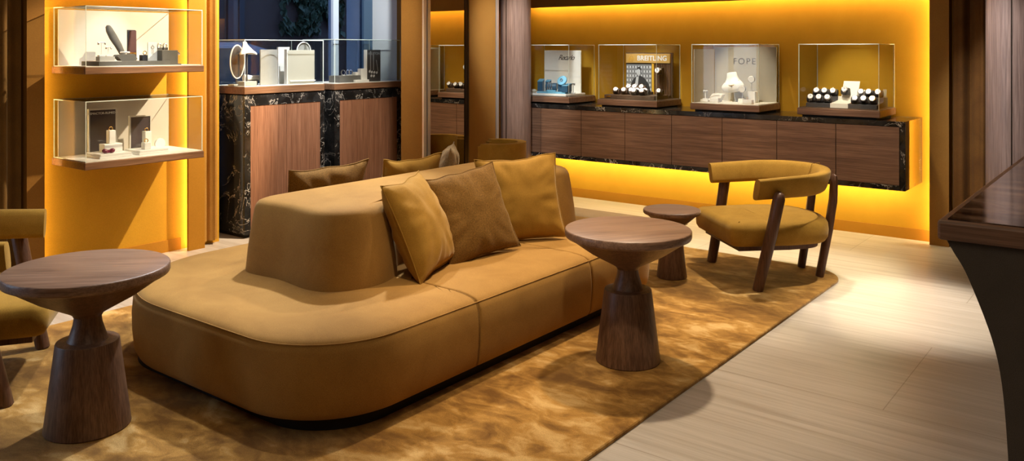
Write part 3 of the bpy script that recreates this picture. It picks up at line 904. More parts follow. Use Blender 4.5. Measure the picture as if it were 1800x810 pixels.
def put_watch(label, loc, kind, tilt=.75, rz=0, group=None, s=1.0):
    if (kind, s) not in proto:
        d, st, pi = {'wd': ('dial', 'strap', 'charcoal'), 'ws': ('dial', 'silver', 'charcoal'), 'ww': ('dial', 'silver', 'cream'), 'wb': ('dial', 'strap', 'brown'), 'gd': ('gold', 'strap', 'charcoal'), 'dd': ('dial', 'strap', 'dark_metal')}[kind]
        w = watch(label, loc, rz, tilt, M[d], M[st], M[pi], s); proto[kind, s] = w
        if group: w['group'] = group
        return w
    return dup(proto[kind, s], loc, rz, label, group, (-tilt, 0, rz))

# ---- right hand case: watches
X0, X1 = -2.19, -1.675
ty0, ty1 = 6.53, 6.84
tr = thing('watch_tray', 'dark stepped watch tray with a white middle strip in the right glass case', 'tray', ((X0 + X1) / 2, ty0, ZD))
hw = (X1 - X0) / 2
step = [(0, 0), (ty1 - ty0, 0), (ty1 - ty0, .075), (.20, .075), (.19, .045), (.10, .036), (.0, .030)]
obj('stepped_base', prism(step, 'x', -hw, hw), M['charcoal'], tr)
strip = [(-.003, 0), (-.003, .033), (.10, .039), (.19, .048), (.20, .078), (.2005, .0755), (.19, .045), (.10, .0365), (0, .0305), (0, 0)]
obj('white_strip', prism(strip, 'x', -.075, .055), M['cream'], tr)
obj('easel', prism([(.27, .075), (.30, .135), (.305, .135), (.30, .075)], 'x', hw - .03, hw - .005), M['taupe'], tr)
crd = solo('slanted_card', prism([(0, 0), (.06, .115), (.068, .113), (.012, 0)], 'x', -.06, .06), M['cream'], 'white slanted card with one watch in the middle of the dark watch tray', 'card', (-1.925, 6.735, ZD + .0785))
def tz(y):   # height of the tray surface
    d = y - ty0
    return ZD + (.030 + d * .06 if d < .1 else .036 + (d - .1) * .1 if d < .19 else .075)
n1 = ['leftmost', 'second', 'third']
for i, px in enumerate((1426, 1440.5, 1455.5)):
    q = on_y(px, 175, 6.575); put_watch('steel watch, %s in the front row left of the white strip' % n1[i], (q.x, 6.565, tz(6.575) + .002), 'ws', .55, .1, 'watches in the right glass case')
for i, px in enumerate((1437, 1451, 1466)):
    q = on_y(px, 165, 6.76); put_watch('watch on a dark roll, %s in the back row left of the white card' % n1[i], (q.x, 6.745, ZD + .0765), 'wd', .5, .05, 'watches in the right glass case')
for i, px in enumerate((1504, 1519, 1534.5)):
    q = on_y(px, 175, 6.575); put_watch('watch on a dark roll, %s in the front row right of the white strip' % ['first', 'second', 'last'][i], (q.x, 6.565, tz(6.575) + .002), 'wd' if i < 2 else 'gd', .55, .1, 'watches in the right glass case')
for i, px in enumerate((1515, 1528.5, 1545)):
    q = on_y(px, 165, 6.76); put_watch('watch on a roll, %s in the back row right of the white card' % ['first', 'second', 'last'][i], (q.x, 6.745, ZD + .0765), 'ww' if i == 0 else 'wd', .5, .05, 'watches in the right glass case')
q = on_y(1488, 160, 6.74); put_watch('steel watch alone on the white slanted card', (q.x, 6.700, ZD + .092), 'ws', .5, 0, 'watches in the right glass case')

# ---- second case: gold header board, portrait panel, watches
bx0, bx1 = on_y(1101, 100, 6.84).x, on_y(1179, 100, 6.84).x
bw = bx1 - bx0; bc = (bx0 + bx1) / 2
zb_, zt_ = 1.055, 1.405
bd = thing('brand_display_board', 'tall board with gold header, portrait photo and slatted panel in the second glass case', 'display board', (bc, 6.84, ZD))
hh = zt_ - ZD
obj('back_panel', BX(-bw / 2 - .006, bw / 2 + .012, .006, .03, 0, hh + .006), M['brown'], bd)
obj('header_panel', BX(-bw / 2 + .004, bw / 2 - .002, -.014, .006, hh - .088, hh - .004, .002), M['gold_panel'], bd)
text('BREITLING', .062, M['lettering_white'], bd, (.045, -.0145, hh - .046), (RX, 0, 0), 0, 'CENTER', 1.02, bold=.0012)
lg = bmesh.new()       # winged letter B mark
ring(.016, .0025, lg, (-bw / 2 + .068, -.0155, hh - .036)); ring(.016, .0025, lg, (-bw / 2 + .063, -.0155, hh - .059))
tube([(-bw / 2 + .030, -.0155, hh - .07), (-bw / 2 + .048, -.0155, hh - .022)], .0028, 6, lg); tube([(-bw / 2 + .028, -.0155, hh - .07), (-bw / 2 + .06, -.0155, hh - .074)], .0025, 6, lg)
obj('emblem', lg, M['yellow'], bd)
pw0, pw1 = -bw / 2 + .004, -bw / 2 + .262
ph0, ph1 = .02, hh - .096
pt = obj('portrait_print', BX(pw0, pw1, -.004, .006, ph0, ph1), M['g2'], bd)
bm = bmesh.new(); W_, H_ = pw1 - pw0, ph1 - ph0
def pp(u, v): return (pw0 + u * W_, ph0 + v * H_)
rn = random.Random(11)
for r in range(7):
    for cidx in range(9):
        u, v = .01 + cidx * .112, .02 + r * .14
        a, b = pp(u, v), pp(min(.995, u + .07 + rn.random() * .02), min(.99, v + .075))
        box(bm, a[0], b[0], -.0046, -.004, a[1], b[1])
obj('printed_seats', bm, M['g3'], pt)
bm = bmesh.new()
for r in range(7):
    for cidx in range(8):
        u, v = .085 + cidx * .112, .03 + r * .14
        a, b = pp(u, v), pp(min(.995, u + .03), min(.99, v + .06)); box(bm, a[0], b[0], -.0048, -.004, a[1], b[1])
obj('printed_gaps', bm, M['g1'], pt)
obj('printed_jacket', prism([pp(*q) for q in ((.08, 0), (.12, .25), (.28, .52), (.42, .60), (.58, .62), (.72, .55), (.86, .40), (.95, .22), (.93, 0))], 'y', -.0055, -.004), M['g1'], pt)
obj('printed_shirt', prism([pp(*q) for q in ((.28, .02), (.40, .58), (.50, .60), (.46, .30), (.40, .02))], 'y', -.0062, -.004), M['g3'], pt)
el = [pp(.49 + .085 * math.cos(a), .76 + .13 * math.sin(a)) for a in [2 * PI * k / 20 for k in range(20)]]
obj('printed_head', prism(el, 'y', -.0066, -.004), M['g3'], pt)
obj('printed_hair', prism([pp(*q) for q in ((.42, .80), (.44, .88), (.52, .91), (.59, .86), (.60, .70), (.57, .68), (.565, .80), (.50, .845))], 'y', -.0072, -.004), M['g1'], pt)
obj('printed_hand', prism([pp(*q) for q in ((.68, .20), (.76, .27), (.80, .20), (.74, .13))], 'y', -.0066, -.004), M['g3'], pt)
obj('yellow_stripe', BX(pw1 + .006, pw1 + .028, -.010, .006, ph0, hh - .092), M['yellow'], bd)
bm = bmesh.new(); k = pw1 + .036
while k < bw / 2 - .008: box(bm, k, k + .009, -.006, .006, ph0, hh - .092); k += .016
obj('slatted_panel', bm, M['walnut'], bd)
obj('ledge', BX(pw1 + .03, bw / 2 + .006, -.05, .006, 0, .03), M['brown'], bd)
q = on_y(1161, 127, 6.80); put_watch('white faced watch hung on the slatted panel under the gold header', (q.x, 6.777, q.z - .02), 'dd', .1, 0, 'watches in the second glass case', 1.15)
tr2 = solo('watch_tray', BX(-.26, .24, 0, .27, 0, .035, .004), M['brown'], 'brown leather watch tray in front of the portrait board', 'tray', (-3.735, 6.53, ZD))
obj('name_plate', BX(-.235, -.19, -.004, 0, .012, .026), M['gold'], tr2)
obj('watch_steps', BX(-.13, .11, .13, .235, .0345, .06, .003), M['brown'], tr2)
G2 = 'watches in the second glass case'
for nm, px, y, z in (('leftmost watch standing alone on the brown tray', 1083, 6.60, .036), ('second watch from the left on the brown tray', 1097, 6.60, .036), ('watch at the right front corner of the brown tray, below the slatted panel', 1158.5, 6.60, .036)):
    q = on_y(px, 155, y); put_watch(nm, (q.x, y, ZD + z), 'wb', .6, .1, G2)
for i, px in enumerate((1108, 1118.5, 1130.5)):
    q = on_y(px, 148, 6.74); put_watch('watch in the back row before the portrait, %s of three' % ['left', 'middle', 'right'][i], (q.x, 6.715, ZD + .0615), 'wb', .6, .05, G2)
for i, px in enumerate((1111.5, 1122.5, 1136)):
    q = on_y(px, 154, 6.63); put_watch('watch in the middle row before the portrait, %s of three' % ['left', 'middle', 'right'][i], (q.x, 6.615, ZD + .0355), 'ws', .6, .05, G2)
for i, px in enumerate((1117, 1131)):
    q = on_y(px, 160, 6.57); put_watch('watch in the front row before the portrait, %s of two' % ['left', 'right'][i], (q.x, 6.545, ZD + .0355), 'dd', .6, .05, G2)

# ---- necklace case
b3 = board('display_board', 'wide taupe board with embossed lettering behind the necklace bust', (-2.82, 6.875, ZD), .545, .458, M['taupe'], .012)
text('FOPE', .075, M['lettering_grey'], b3, (-.005, -.001, .335), (RX, 0, 0), 0, 'CENTER', 1.25)
sb3 = solo('side_lining', BX(-.004, .004, -.2, .19, 0, .44), M['taupe'], 'olive side panel at the left of the necklace case', 'display board', (-3.098, 6.68, ZD))
bt = on_y(1290, 150, 6.73)
ts = thing('necklace_bust', 'white necklace bust before the taupe board', 'jewellery bust', (bt.x, 6.74, ZD + .046))
ts.rotation_euler = (-.12, -.16, .15)
bm = bmesh.new(); rings = []
for z, wx, dy, off in ((.036, .04, .014, -.004), (.042, .066, .022, -.006), (.056, .086, .03, -.008), (.078, .096, .034, -.010), (.098, .091, .036, -.010), (.114, .079, .036, -.004), (.130, .064, .034, .004), (.146, .053, .032, .010), (.166, .046, .031, .012), (.194, .042, .030, .012), (.203, .036, .026, .012)):
    rings.append([bm.verts.new((wx * math.cos(2 * PI * k / 28), off + dy * math.sin(2 * PI * k / 28), z)) for k in range(28)])
for a, b in zip(rings, rings[1:]):
    for i in range(28): bm.faces.new((a[i], a[(i + 1) % 28], b[(i + 1) % 28], b[i]))
bm.faces.new(rings[0][::-1]); bm.faces.new(rings[-1])
obj('bust_form', bm, M['white'], ts, 70)
nk = []
for k in range(19):
    u = -1 + 2 * k / 18; nk.append((.062 * u, -.047 - .002 * (1 - u * u) + .034 * u * u, .088 + .045 * u * u))
obj('necklace', tube(nk, .0018, 6), M['gold'], ts)
obj('pendant', lathe([(0, .080), (.005, .084), (.003, .090), (0, .091)], 12, None, 0, -.050), M['gold'], ts, 60)
obj('stand_foot', BX(-.02, .02, -.006, .035, -.044, -.040), M['taupe'], ts)
obj('stand_post', tube([(0, .015, -.042), (0, .012, .06)], .004, 8), M['taupe'], ts)
def bracelet_stand(c, h, label, base=None):
    s = thing('bracelet_stand', label, 'jewellery stand', c, .3)
    obj('foot', BX(-.015, .015, -.012, .012, 0, .006), M['chrome'], s)
    obj('post', tube([(.0, .0, .004), (.0, .0, h)], .0028, 8), M['chrome'], s)
    obj('roll', lathe([(0, -.034), (.024, -.034), (.026, -.03), (.026, .016), (.024, .02), (0, .02)], 26, None, 0, h, 'y'), M['linen'], s, 50)
    b_ = bmesh.new(); ring(.0275, .0025, b_, (0, -.02, h)); ring(.0275, .0025, b_, (0, -.008, h))
    obj('bracelet', b_, M['silver'], s)
    return s
q = on_y(1323, 178, 6.72); block('display_block', 'tall beige block under the bracelet roll in the necklace case', 'display block', (q.x, 6.72, ZD), .062, .06, .094, M['linen'])
q = on_y(1321, 140, 6.72); bracelet_stand((q.x, 6.72, ZD + .0945), .098, 'bracelet roll on a post standing on the tall beige block')
q = on_y(1305, 160, 6.64); bracelet_stand((q.x, 6.64, ZD), .115, 'bracelet roll on a low post, right of the necklace bust')
q = on_y(1315, 178, 6.56); block('display_block', 'low wide beige block at the front right of the necklace case', 'display block', (q.x, 6.56, ZD), .078, .045, .034, M['linen'])
q = on_y(1314, 170, 6.56); rg_ = thing('ring', 'small gold ring on the low wide beige block', 'ring', (q.x, 6.56, ZD + .0345)); obj('band', ring(.008, .0015, None, (0, 0, .009)), M['gold'], rg_); obj('stone', lathe([(0, .017), (.004, .020), (.003, .024), (0, .025)], 10), M['silver'], rg_)
q = on_y(1302, 175, 6.56); block('display_block', 'small cream cube left of the low wide beige block', 'display block', (q.x - .012, 6.60, ZD), .04, .04, .038, M['cream'])
q = on_y(1259, 172, 6.62); block('display_block', 'beige block under the small white cushion in the necklace case', 'display block', (q.x, 6.60, ZD), .075, .05, .036, M['linen'])
q = on_y(1256, 162, 6.64); o = thing('jewellery_cushion', 'small pillow shaped stand left of the necklace bust', 'jewellery stand', (q.x - .01, 6.68, ZD))
obj('pillow', prism([(-.06, 0), (-.05, .02), (-.015, .068), (.0, .072), (.07, .066), (.075, .06), (.04, .0)], 'y', -.03, .03), M['cream'], o, 40)
obj('chain', tube([(-.045, -.031, .03), (.0, -.031, .05), (.05, -.031, .055)], .0016, 6), M['gold'], o)
q = on_y(1240, 172, 6.62); earring_stand((q.x, 6.62, ZD + .0205), .072, .04, 'earring stand at the left front of the necklace case', M['white'], M['white'])
block('display_block', 'flat cream block under the left earring stand', 'display block', (q.x, 6.62, ZD), .07, .06, .02, M['cream'])

# ---- cream board case
q0, q1 = on_y(957, 90, 6.80), on_y(1021, 90, 6.80)
b1 = board('display_board', 'tall cream board with script lettering behind blue stands', ((q0.x + q1.x) / 2, 6.80, ZD + .022), q1.x - q0.x, .405, M['cream'], .014)
text('Recarlo', .070, M['lettering_dark'], b1, (.045, -.001, .335), (RX, 0, 0), .45, 'CENTER', .85)
dk = solo('display_deck', BX(-.27, .27, -.17, .16, 0, .0215, .003), M['white'], 'white raised deck under the blue stands and cream board', 'display deck', (-4.665, 6.68, ZD + .0005))
z1_ = ZD + .022
q = on_y(975, 160, 6.60); block('blue_tray', 'flat pale blue tray under the blue jewellery stands', 'tray', (q.x - .01, 6.60, z1_), .33, .10, .016, M['teal'])
zz = z1_ + .0165
def wedge(name, label, px, y, w, d, h, m1, rz=0, h2=None):
    q = on_y(px, 150, y); h2 = h if h2 is None else h2
    s = thing(name, label, 'jewellery stand', (q.x, y, zz), rz)
    obj('body', prism([(-d / 2, 0), (d / 2, 0), (d / 2, h), (-d / 2, h2)], 'x', -w / 2, w / 2), M['navy'], s)
    obj('top_pad', prism([(-d / 2 - .001, h2), (d / 2, h), (d / 2, h + .006), (-d / 2 - .001, h2 + .006)], 'x', -w / 2, w / 2), M['teal'], s)
    return s
wedge('jewellery_stand', 'upright blue stand at the left end of the pale blue tray', 951, 6.62, .055, .04, .11, 0, .1, .09)
wedge('jewellery_stand', 'low blue stand behind the blue bracelet roll', 964, 6.63, .05, .03, .105, 0, 0, .09)
q = on_y(970, 150, 6.58); rl = thing('bracelet_roll', 'lying blue bracelet roll on the pale blue tray', 'jewellery stand', (q.x, 6.575, zz), .35)
obj('roll', lathe([(0, -.055), (.03, -.055), (.034, -.05), (.034, .05), (.03, .055), (0, .055)], 30, None, 0, .048, 'x'), M['navy'], rl, 50)
for x in (-.03, -.012, .01): obj('bracelet', ring(.035, .003, None, (x, 0, .048), 'x'), M['silver'], rl)
obj('foot', BX(-.045, .045, -.02, .02, 0, .016), M['teal'], rl)
q = on_y(988, 145, 6.61); ov = thing('pendant_stand', 'oval blue pendant pad leaning up in the middle of the blue stands', 'jewellery stand', (q.x, 6.61, zz), .1)
obj('oval_pad', lathe([(0, -.008), (.046, -.008), (.05, -.003), (.05, .004), (.046, .008), (0, .008)], 32, None, 0, 0, 'y'), M['teal'], ov, 50, (0, 0, .105), (-.5, 0, 0))
obj('body', BX(-.042, .042, -.01, .035, 0, .075, .004), M['navy'], ov)
obj('pendant', ring(.012, .003, None, (0, -.013, .11)), M['silver'], ov)
wedge('jewellery_stand', 'square dark blue ring block at the front right of the blue tray', 994.5, 6.565, .062, .04, .062, 0, 0, .058)
wedge('jewellery_stand', 'blue block at the right end of the pale blue tray', 1000, 6.63, .04, .035, .075, 0, 0, .07)
q = on_y(1006, 160, 6.66); earring_stand((q.x + .005, 6.67, z1_), .092, .036, 'thin earring stand right of the blue stands', M['lettering_dark'], M['chrome'])
q = on_y(939, 157, 6.62); solo('pebble_dish', lathe([(0, 0), (.03, 0), (.04, .012), (.034, .026), (.02, .032), (0, .034)], 24), M['taupe'], 'rounded grey dish at the left of the blue stands, next to the column', 'dish', (q.x, 6.60, z1_), None, 0, 60)

# ---- upper left shelf case
zu = 1.340
q = on_x(205, 109, -5.36); trl = thing('grey_tray', 'long grey suede tray on the upper wall shelf', 'tray', (-5.375, 2.80, zu))
obj('slab', BX(-.10, .125, -.20, .275, 0, .028, .002), M['grey'], trl)
obj('pale_leaf', BX(-.06, .115, -.19, -.05, .0275, .0305), M['white'], trl)
zs_ = zu + .0285
for px, h, w, nm in ((179, .088, .05, 'taller'), (191, .060, .038, 'shorter')):
    q = on_x(px, 95, -5.33); earring_stand((-5.335, q.y, zs_ + .0305), h, w, '%s pearl earring stand on the upper wall shelf' % nm, M['white'], M['white'], PI / 2)
q = on_x(186, 100, -5.33); block('display_block', 'grey green block carrying the two pearl earring stands', 'display block', (-5.335, q.y, zs_), .05, .10, .030, M['grey_light'])
q = on_x(195, 80, -5.46); nb = thing('necklace_stand', 'tall curved grey necklace stand on the upper wall shelf', 'jewellery stand', (-5.46, q.y + .02, zs_))
cv = []
for (y, z, wd) in ((.07, .0, .03), (.06, .04, .034), (.03, .10, .044), (-.005, .155, .05), (-.03, .20, .045), (-.04, .225, .03), (-.042, .232, .01)):
    cv.append((y, z, wd))
bm = bmesh.new(); fr, bk = [], []
for y, z, wd in cv:
    fr.append([bm.verts.new((.012 + .03 * math.cos(a) * .0, y + .3 * wd * math.cos(a) - .0, z)) for a in (0,)])
bm.free()
pa = [(0, y, z) for y, z, wd in cv]
obj('leaf_form', tube(pa, [(wd * .55, .012) for y, z, wd in cv], 16), M['grey'], nb, 60)
obj('foot', BX(-.025, .025, .035, .09, 0, .010), M['charcoal'], nb)
q = on_x(231, 80, -5.47); tb_ = thing('bracelet_tower', 'tall plum coloured bracelet tower on the upper wall shelf', 'jewellery stand', (-5.46, q.y, zs_))
obj('tower', prism([(-.030, 0), (.024, 0), (.022, .20), (-.012, .20)], 'x', -.012, .012), plain('plum velvet', (.09, .03, .03), .6), tb_)
obj('back_plate', BX(-.02, -.012, -.026, .03, 0, .205), M['charcoal'], tb_)
obj('bracelet', BX(.012, .014, -.022, .022, .04, .055), M['gold'], tb_)
q = on_x(217, 100, -5.38); dish = thing('jewel_dish', 'grey boat shaped dish with a white cuff on the upper wall shelf', 'jewellery stand', (-5.38, q.y + .01, zs_))
obj('dish_body', prism([(-.035, 0), (.05, 0), (.07, .012), (.05, .045), (-.055, .04), (-.065, .03)], 'x', -.03, .03), M['grey'], dish)
b_ = bmesh.new(); ring(.025, .006, b_, (0, 0, .055), 'z'); obj('cuff', b_, M['white'], dish)
q = on_x(249, 100, -5.40); rb_ = thing('ring_block', 'dark cube with a ring on the upper wall shelf', 'display block', (-5.36, q.y, zs_))
obj('cube', BX(-.022, .022, -.028, .028, 0, .038, .003), M['charcoal'], rb_); obj('ring', ring(.012, .0028, None, (0, 0, .051), 'x'), M['gold'], rb_)
q = on_x(267, 100, -5.33); cd = thing('price_card', 'white upright card with a ring emblem on the upper wall shelf', 'card', (-5.325, q.y, zs_))
obj('card', BX(-.004, .004, -.032, .032, 0, .122), M['white'], cd)
e_ = bmesh.new(); ring(.010, .0012, e_, (.0045, 0, .088), 'x'); box(e_, .004, .0048, -.001, .001, .097, .106); box(e_, .004, .0048, -.006, .0, .087, .089)
obj('ring_emblem', e_, M['lettering_dark'], cd)
e_ = bmesh.new()
for k in range(4): box(e_, .004, .0046, -.009, .010, .045 + k * .008, .048 + k * .008)
obj('printed_lines', e_, M['g2'], cd)
q = on_x(292, 100, -5.31); block('display_block', 'large grey cube at the right of the upper wall shelf', 'display block', (-5.315, q.y, zu), .11, .115, .098, M['grey'])
for px, nm in ((281, 'left'), (291, 'right')):
    q = on_x(px, 80, -5.33); s = thing('ring_stand', 'white ring on the large grey cube, %s of the pair' % nm, 'ring', (-5.34, q.y, zu + .0985), 0)
    obj('pad', BX(-.014, .014, -.016, .016, 0, .018, .002), M['grey'], s); obj('ring', ring(.013, .004, None, (0, 0, .030), 'x'), M['silver'], s)
q = on_x(313, 100, -5.27); earring_stand((-5.275, q.y, zu), .082, .02, 'single thin black stand beside the large grey cube', M['lettering_dark'], M['charcoal'], PI / 2)

# ---- lower left shelf case
zl = .757
def framed(px0, px1, pyt, X, label, words):
    a, b = on_x(px0, 200, X), on_x(px1, 200, X); t = on_x((px0 + px1) / 2, pyt, X)
    f = thing('mirror_board', label, 'display board', (X, (a.y + b.y) / 2, zl + .022)); w = b.y - a.y; h = t.z - zl - .022
    obj('panel', BX(-.012, 0, -w / 2, w / 2, 0, h), M['plum_gloss'], f)
    e_ = bmesh.new()
    box(e_, -.014, .004, -w / 2 - .008, -w / 2, 0, h + .008); box(e_, -.014, .004, w / 2, w / 2 + .008, 0, h + .008); box(e_, -.014, .004, -w / 2, w / 2, h, h + .008)
    obj('frame', e_, M['linen'], f)
    if words: text(words, .020, M['lettering_white'], f, (.001, 0, h - .022), (RX, 0, RX))
    return f
M['plum_gloss'] = plain('plum grey gloss panel', (.075, .058, .062), .06, 0, .8)
framed(157.5, 203, 193, -5.50, 'larger dark glossy board with white lettering on the lower shelf', 'DEMACTOR-RUMEDLI')
framed(229.5, 263.5, 205, -5.50, 'smaller dark glossy board on the lower shelf', None)
def stack(px, label):
    q = on_x(px, 265, -5.38)
    s = thing('display_plinth', label, 'display block', (-5.365, q.y, zl))
    obj('lower_slab', BX(-.105, .09, -.105, .105, 0, .014, .002), M['white'], s); obj('upper_slab', BX(-.10, .088, -.10, .10, .0145, .028, .002), M['white'], s)
    return q.y
ya = stack(190, 'white layered plinth before the larger dark board'); yb_ = stack(257, 'white layered plinth before the smaller dark board')
zp = zl + .0285
q = on_x(195, 250, -5.39); block('display_block', 'white block carrying the tall ring cube, before the larger dark board', 'display block', (-5.39, q.y, zp), .07, .12, .052, M['white'])
def ring_cube(X, y, z, w, h, label):
    s = thing('ring_block', label, 'ring stand', (X, y, z)); obj('block', BX(-w / 2, w / 2, -w / 2, w / 2, 0, h, .003), M['white'], s); obj('ring', ring(.012, .003, None, (0, 0, h + .010), 'x'), M['gold'], s)
q = on_x(195, 235, -5.39); ring_cube(-5.39, q.y, zp + .0525, .042, .085, 'tall white ring cube standing on the white block')
q = on_x(258, 250, -5.41); ring_cube(-5.41, q.y, zp, .044, .11, 'tall white ring cube before the smaller dark board')
q = on_x(257, 258, -5.33); ring_cube(-5.33, q.y, zp, .045, .045, 'small white ring cube in front of the tall one')
q = on_x(191.5, 261, -5.31); sg = thing('plum_bow', 'plum red glass bow ornament on the white plinth', 'ornament', (-5.315, q.y, zp))
for s in (-1, 1):
    obj('loop', lathe([(0, 0), (.014, .004), (.02, .014), (.014, .026), (0, .03)], 18), M['plum_red'], sg, 60, (0, s * .027, 0), (s * .35, 0, 0))
obj('knot', BX(-.01, .01, -.010, .010, .002, .022, .003), M['plum_red'], sg)
q = on_x(281, 250, -5.47); ds = thing('round_dish', 'round white disc standing at the right of the lower shelf', 'display block', (-5.47, q.y, zl))
obj('disc', lathe([(0, -.008), (.036, -.008), (.038, -.004), (.038, .004), (.036, .008), (0, .008)], 32, None, 0, .0385, 'x'), M['white'], ds, 50)

# ---- window case contents
zw = 1.161
q = on_x(417, 112, -5.70); om = thing('oval_mirror', 'oval table mirror at the left of the window case', 'mirror', (-5.70, q.y, zw))
rng = []
for k in range(37):
    a = 2 * PI * k / 36; rng.append((0, .062 * math.cos(a), .185 + .128 * math.sin(a)))
obj('oval_glass', prism([(y, z) for x, y, z in rng[:-1]], 'x', -.006, .002), plain('grey mirror glass', (.30, .30, .33), .12, .9), om)
obj('rim', tube(rng, .005, 8, None, False), M['white'], om)
obj('stem', tube([(-.012, 0, .004), (-.012, 0, .07)], .005, 8), M['charcoal'], om)
obj('foot', BX(-.045, .03, -.05, .05, 0, .012, .003), M['grey_light'], om)
q = on_x(432, 75, -5.66); hb = thing('fabric_bust', 'white draped bust above a small block in the window case', 'jewellery bust', (-5.645, q.y + .0, zw))
obj('block', BX(-.05, .045, -.055, .06, 0, .034, .003), M['grey_light'], hb)
obj('post', tube([(0, 0, .033), (0, 0, .27)], .006, 10), M['charcoal'], hb)
bm = bmesh.new(); rings = []
for z, wx, off in ((.255, .075, .012), (.265, .078, .012), (.28, .06, .006), (.30, .032, -.008), (.32, .02, -.016), (.338, .017, -.02), (.342, .008, -.02)):
    rings.append([bm.verts.new((wx * .45 * math.cos(2 * PI * k / 24), off + wx * math.sin(2 * PI * k / 24), z - (.018 * abs(math.sin(2 * PI * k / 24)) ** 2 if wx > .05 else 0))) for k in range(24)])
for a, b in zip(rings, rings[1:]):
    for i in range(24): bm.faces.new((a[i], a[(i + 1) % 24], b[(i + 1) % 24], b[i]))
bm.faces.new(rings[0][::-1]); bm.faces.new(rings[-1])
obj('shoulder_form', bm, M['cream'], hb, 60)
q = on_x(446, 140, -5.72); rr = thing('bracelet_roll', 'small cream bracelet roll lying in the window case', 'jewellery stand', (-5.74, q.y, zw))
obj('roll', lathe([(0, -.075), (.026, -.075), (.03, -.07), (.022, -.02), (.022, .07), (0, .075)], 24, None, 0, .055, 'y'), M['cream'], rr, 50)
obj('foot', BX(-.02, .02, -.04, .04, 0, .034), M['charcoal'], rr)
def upright_panel(name, label, px0, px1, pyt, X, curve, m, pyb=150):
    a, b = on_x(px0, 110, X).y, on_x(px1, 110, X).y; t = on_x((px0 + px1) / 2, pyt, X).z
    w = b - a; fr, bk = [], []
    for k in range(13):
        y = -w / 2 + w * k / 12; d = curve * (1 - (2 * k / 12 - 1) ** 2)
        fr.append((d, y)); bk.append((d - .012, y))
    return solo(name, prism(fr + bk[::-1], 'z', 0, t - zw), m, label, 'display panel', (X, (a + b) / 2, zw), None, 0, 40)
upright_panel('curved_panel', 'tall curved white panel in the middle of the left window case', 458, 488, 87, -5.64, .02, M['grey_light'])
o = solo('slanted_display_stand', prism([(-.055, 0), (-.055, .30), (.06, .30), (.02, .12), (.01, 0)], 'x', -.008, .008), M['white'], 'white slanted panel between the curved panel and the square one', 'display panel', (-5.74, on_x(496, 110, -5.74).y + .01, zw))
sp = thing('square_panel', 'large square pale panel in the left window case', 'display panel', (-5.62, (on_x(505, 110, -5.62).y + on_x(553, 110, -5.62).y) / 2, zw))
w = on_x(553, 110, -5.62).y - on_x(505, 110, -5.62).y; h = on_x(530, 88, -5.62).z - zw
obj('panel', BX(-.012, 0, -w / 2, w / 2, 0, h, .002), plain('pale champagne panel', (.46, .44, .37), .5), sp)
obj('edge_post', BX(-.03, .006, -w / 2 - .008, -w / 2, 0, h + .006), M['white'], sp)
obj('foot_bar', BX(0, .012, -w / 2 + .02, w / 2, .02, .028), M['white'], sp)
q = on_x(534, 90, -5.80); ar = thing('arch_frame', 'white arched hoop rising behind the square panel', 'display stand', (-5.80, q.y, zw))
pts = [(0, -.07, 0)] + [(0, -.07 * math.cos(PI * k / 18), .27 + .07 * math.sin(PI * k / 18)) for k in range(19)] + [(0, .07, 0)]
obj('hoop', tube(pts, .006, 8), M['white'], ar, 50)
obj('hoop_backing', prism([(y, z) for x, y, z in pts], 'x', -.010, -.006), M['grey_light'], ar)
q0, q1 = on_x(556, 92, -5.86), on_x(594, 92, -5.86)
lp = thing('landscape_board', 'pale board printed with green foliage at the right end of the left window case', 'display board', (-5.90, 4.515, zw))
def foliage():
    m, nt, b = new_mat('printed foliage'); v = mapped(nt, (1, 1, 1))
    c = ramp(nt, nz(nt, v, 60, 4), [(.40, (.42, .50, .58)), (.52, (.10, .26, .12)), (.62, (.55, .62, .66))])
    nt.links.new(c, b.inputs['Base Color']); b.inputs['Roughness'].default_value = .5; return m
obj('print', BX(-.006, 0, -.10, .10, .01, .25), foliage(), lp)
obj('border', BX(-.008, .001, -.102, .102, .25, .262), M['white'], lp)
obj('foot', BX(-.03, .02, -.10, .10, 0, .010), M['white'], lp)
zw2 = 1.156
q = on_x(606, 140, -5.66); tr4 = solo('jewel_tray', BX(-.07, .07, -.125, .115, 0, .058, .003), M['grey'], 'dark grey raised tray at the left of the right window case', 'tray', (-5.665, q.y + .01, zw2))
for i, (px, nm) in enumerate(((604, 'left'), (612, 'middle'), (617, 'right'))):
    q = on_x(px, 125, -5.66); s = thing('silver_bangle', 'silver bangle on the dark grey tray, %s of three' % nm, 'bangle', (-5.665, q.y, zw2 + .0585)); obj('band', ring(.022, .004, None, (0, 0, .026), 'y' if i else 'x'), M['silver'], s); obj('cushion_pad', BX(-.012, .012, -.012, .012, 0, .006), M['white'], s)
q = on_x(626, 130, -5.66); block('display_block', 'short white block between the grey tray and the picture board', 'display block', (-5.66, q.y, zw2), .05, .06, .085, M['white'])
q = on_x(637, 130, -5.62); block('display_block', 'taller white block touching the dark picture board', 'display block', (-5.62, q.y, zw2), .05, .07, .115, M['white'])
q = on_x(633, 145, -5.6); block('display_plinth', 'flat white plinth in the front of the right window case', 'display block', (-5.585, q.y, zw2), .03, .16, .02, M['white'])
a, b = on_x(646, 110, -5.60), on_x(669.5, 110, -5.60); t = on_x(658, 87.5, -5.60)
pb = thing('picture_board', 'dark picture board with grey lettering in the right window case', 'display board', (-5.605, (a.y + b.y) / 2, zw2))
w, h = b.y - a.y, t.z - zw2
obj('panel', BX(-.03, 0, -w / 2, w / 2, 0, h, .001), plain('dark print', (.05, .045, .043), .5), pb)
obj('pale_edge', BX(-.03, 0, -w / 2 - .012, -w / 2, 0, h), M['cream'], pb)
text('HULFTON', .034, M['g2'], pb, (.001, 0, h - .035), (RX, 0, RX), 0, 'CENTER', .9)
e_ = bmesh.new()
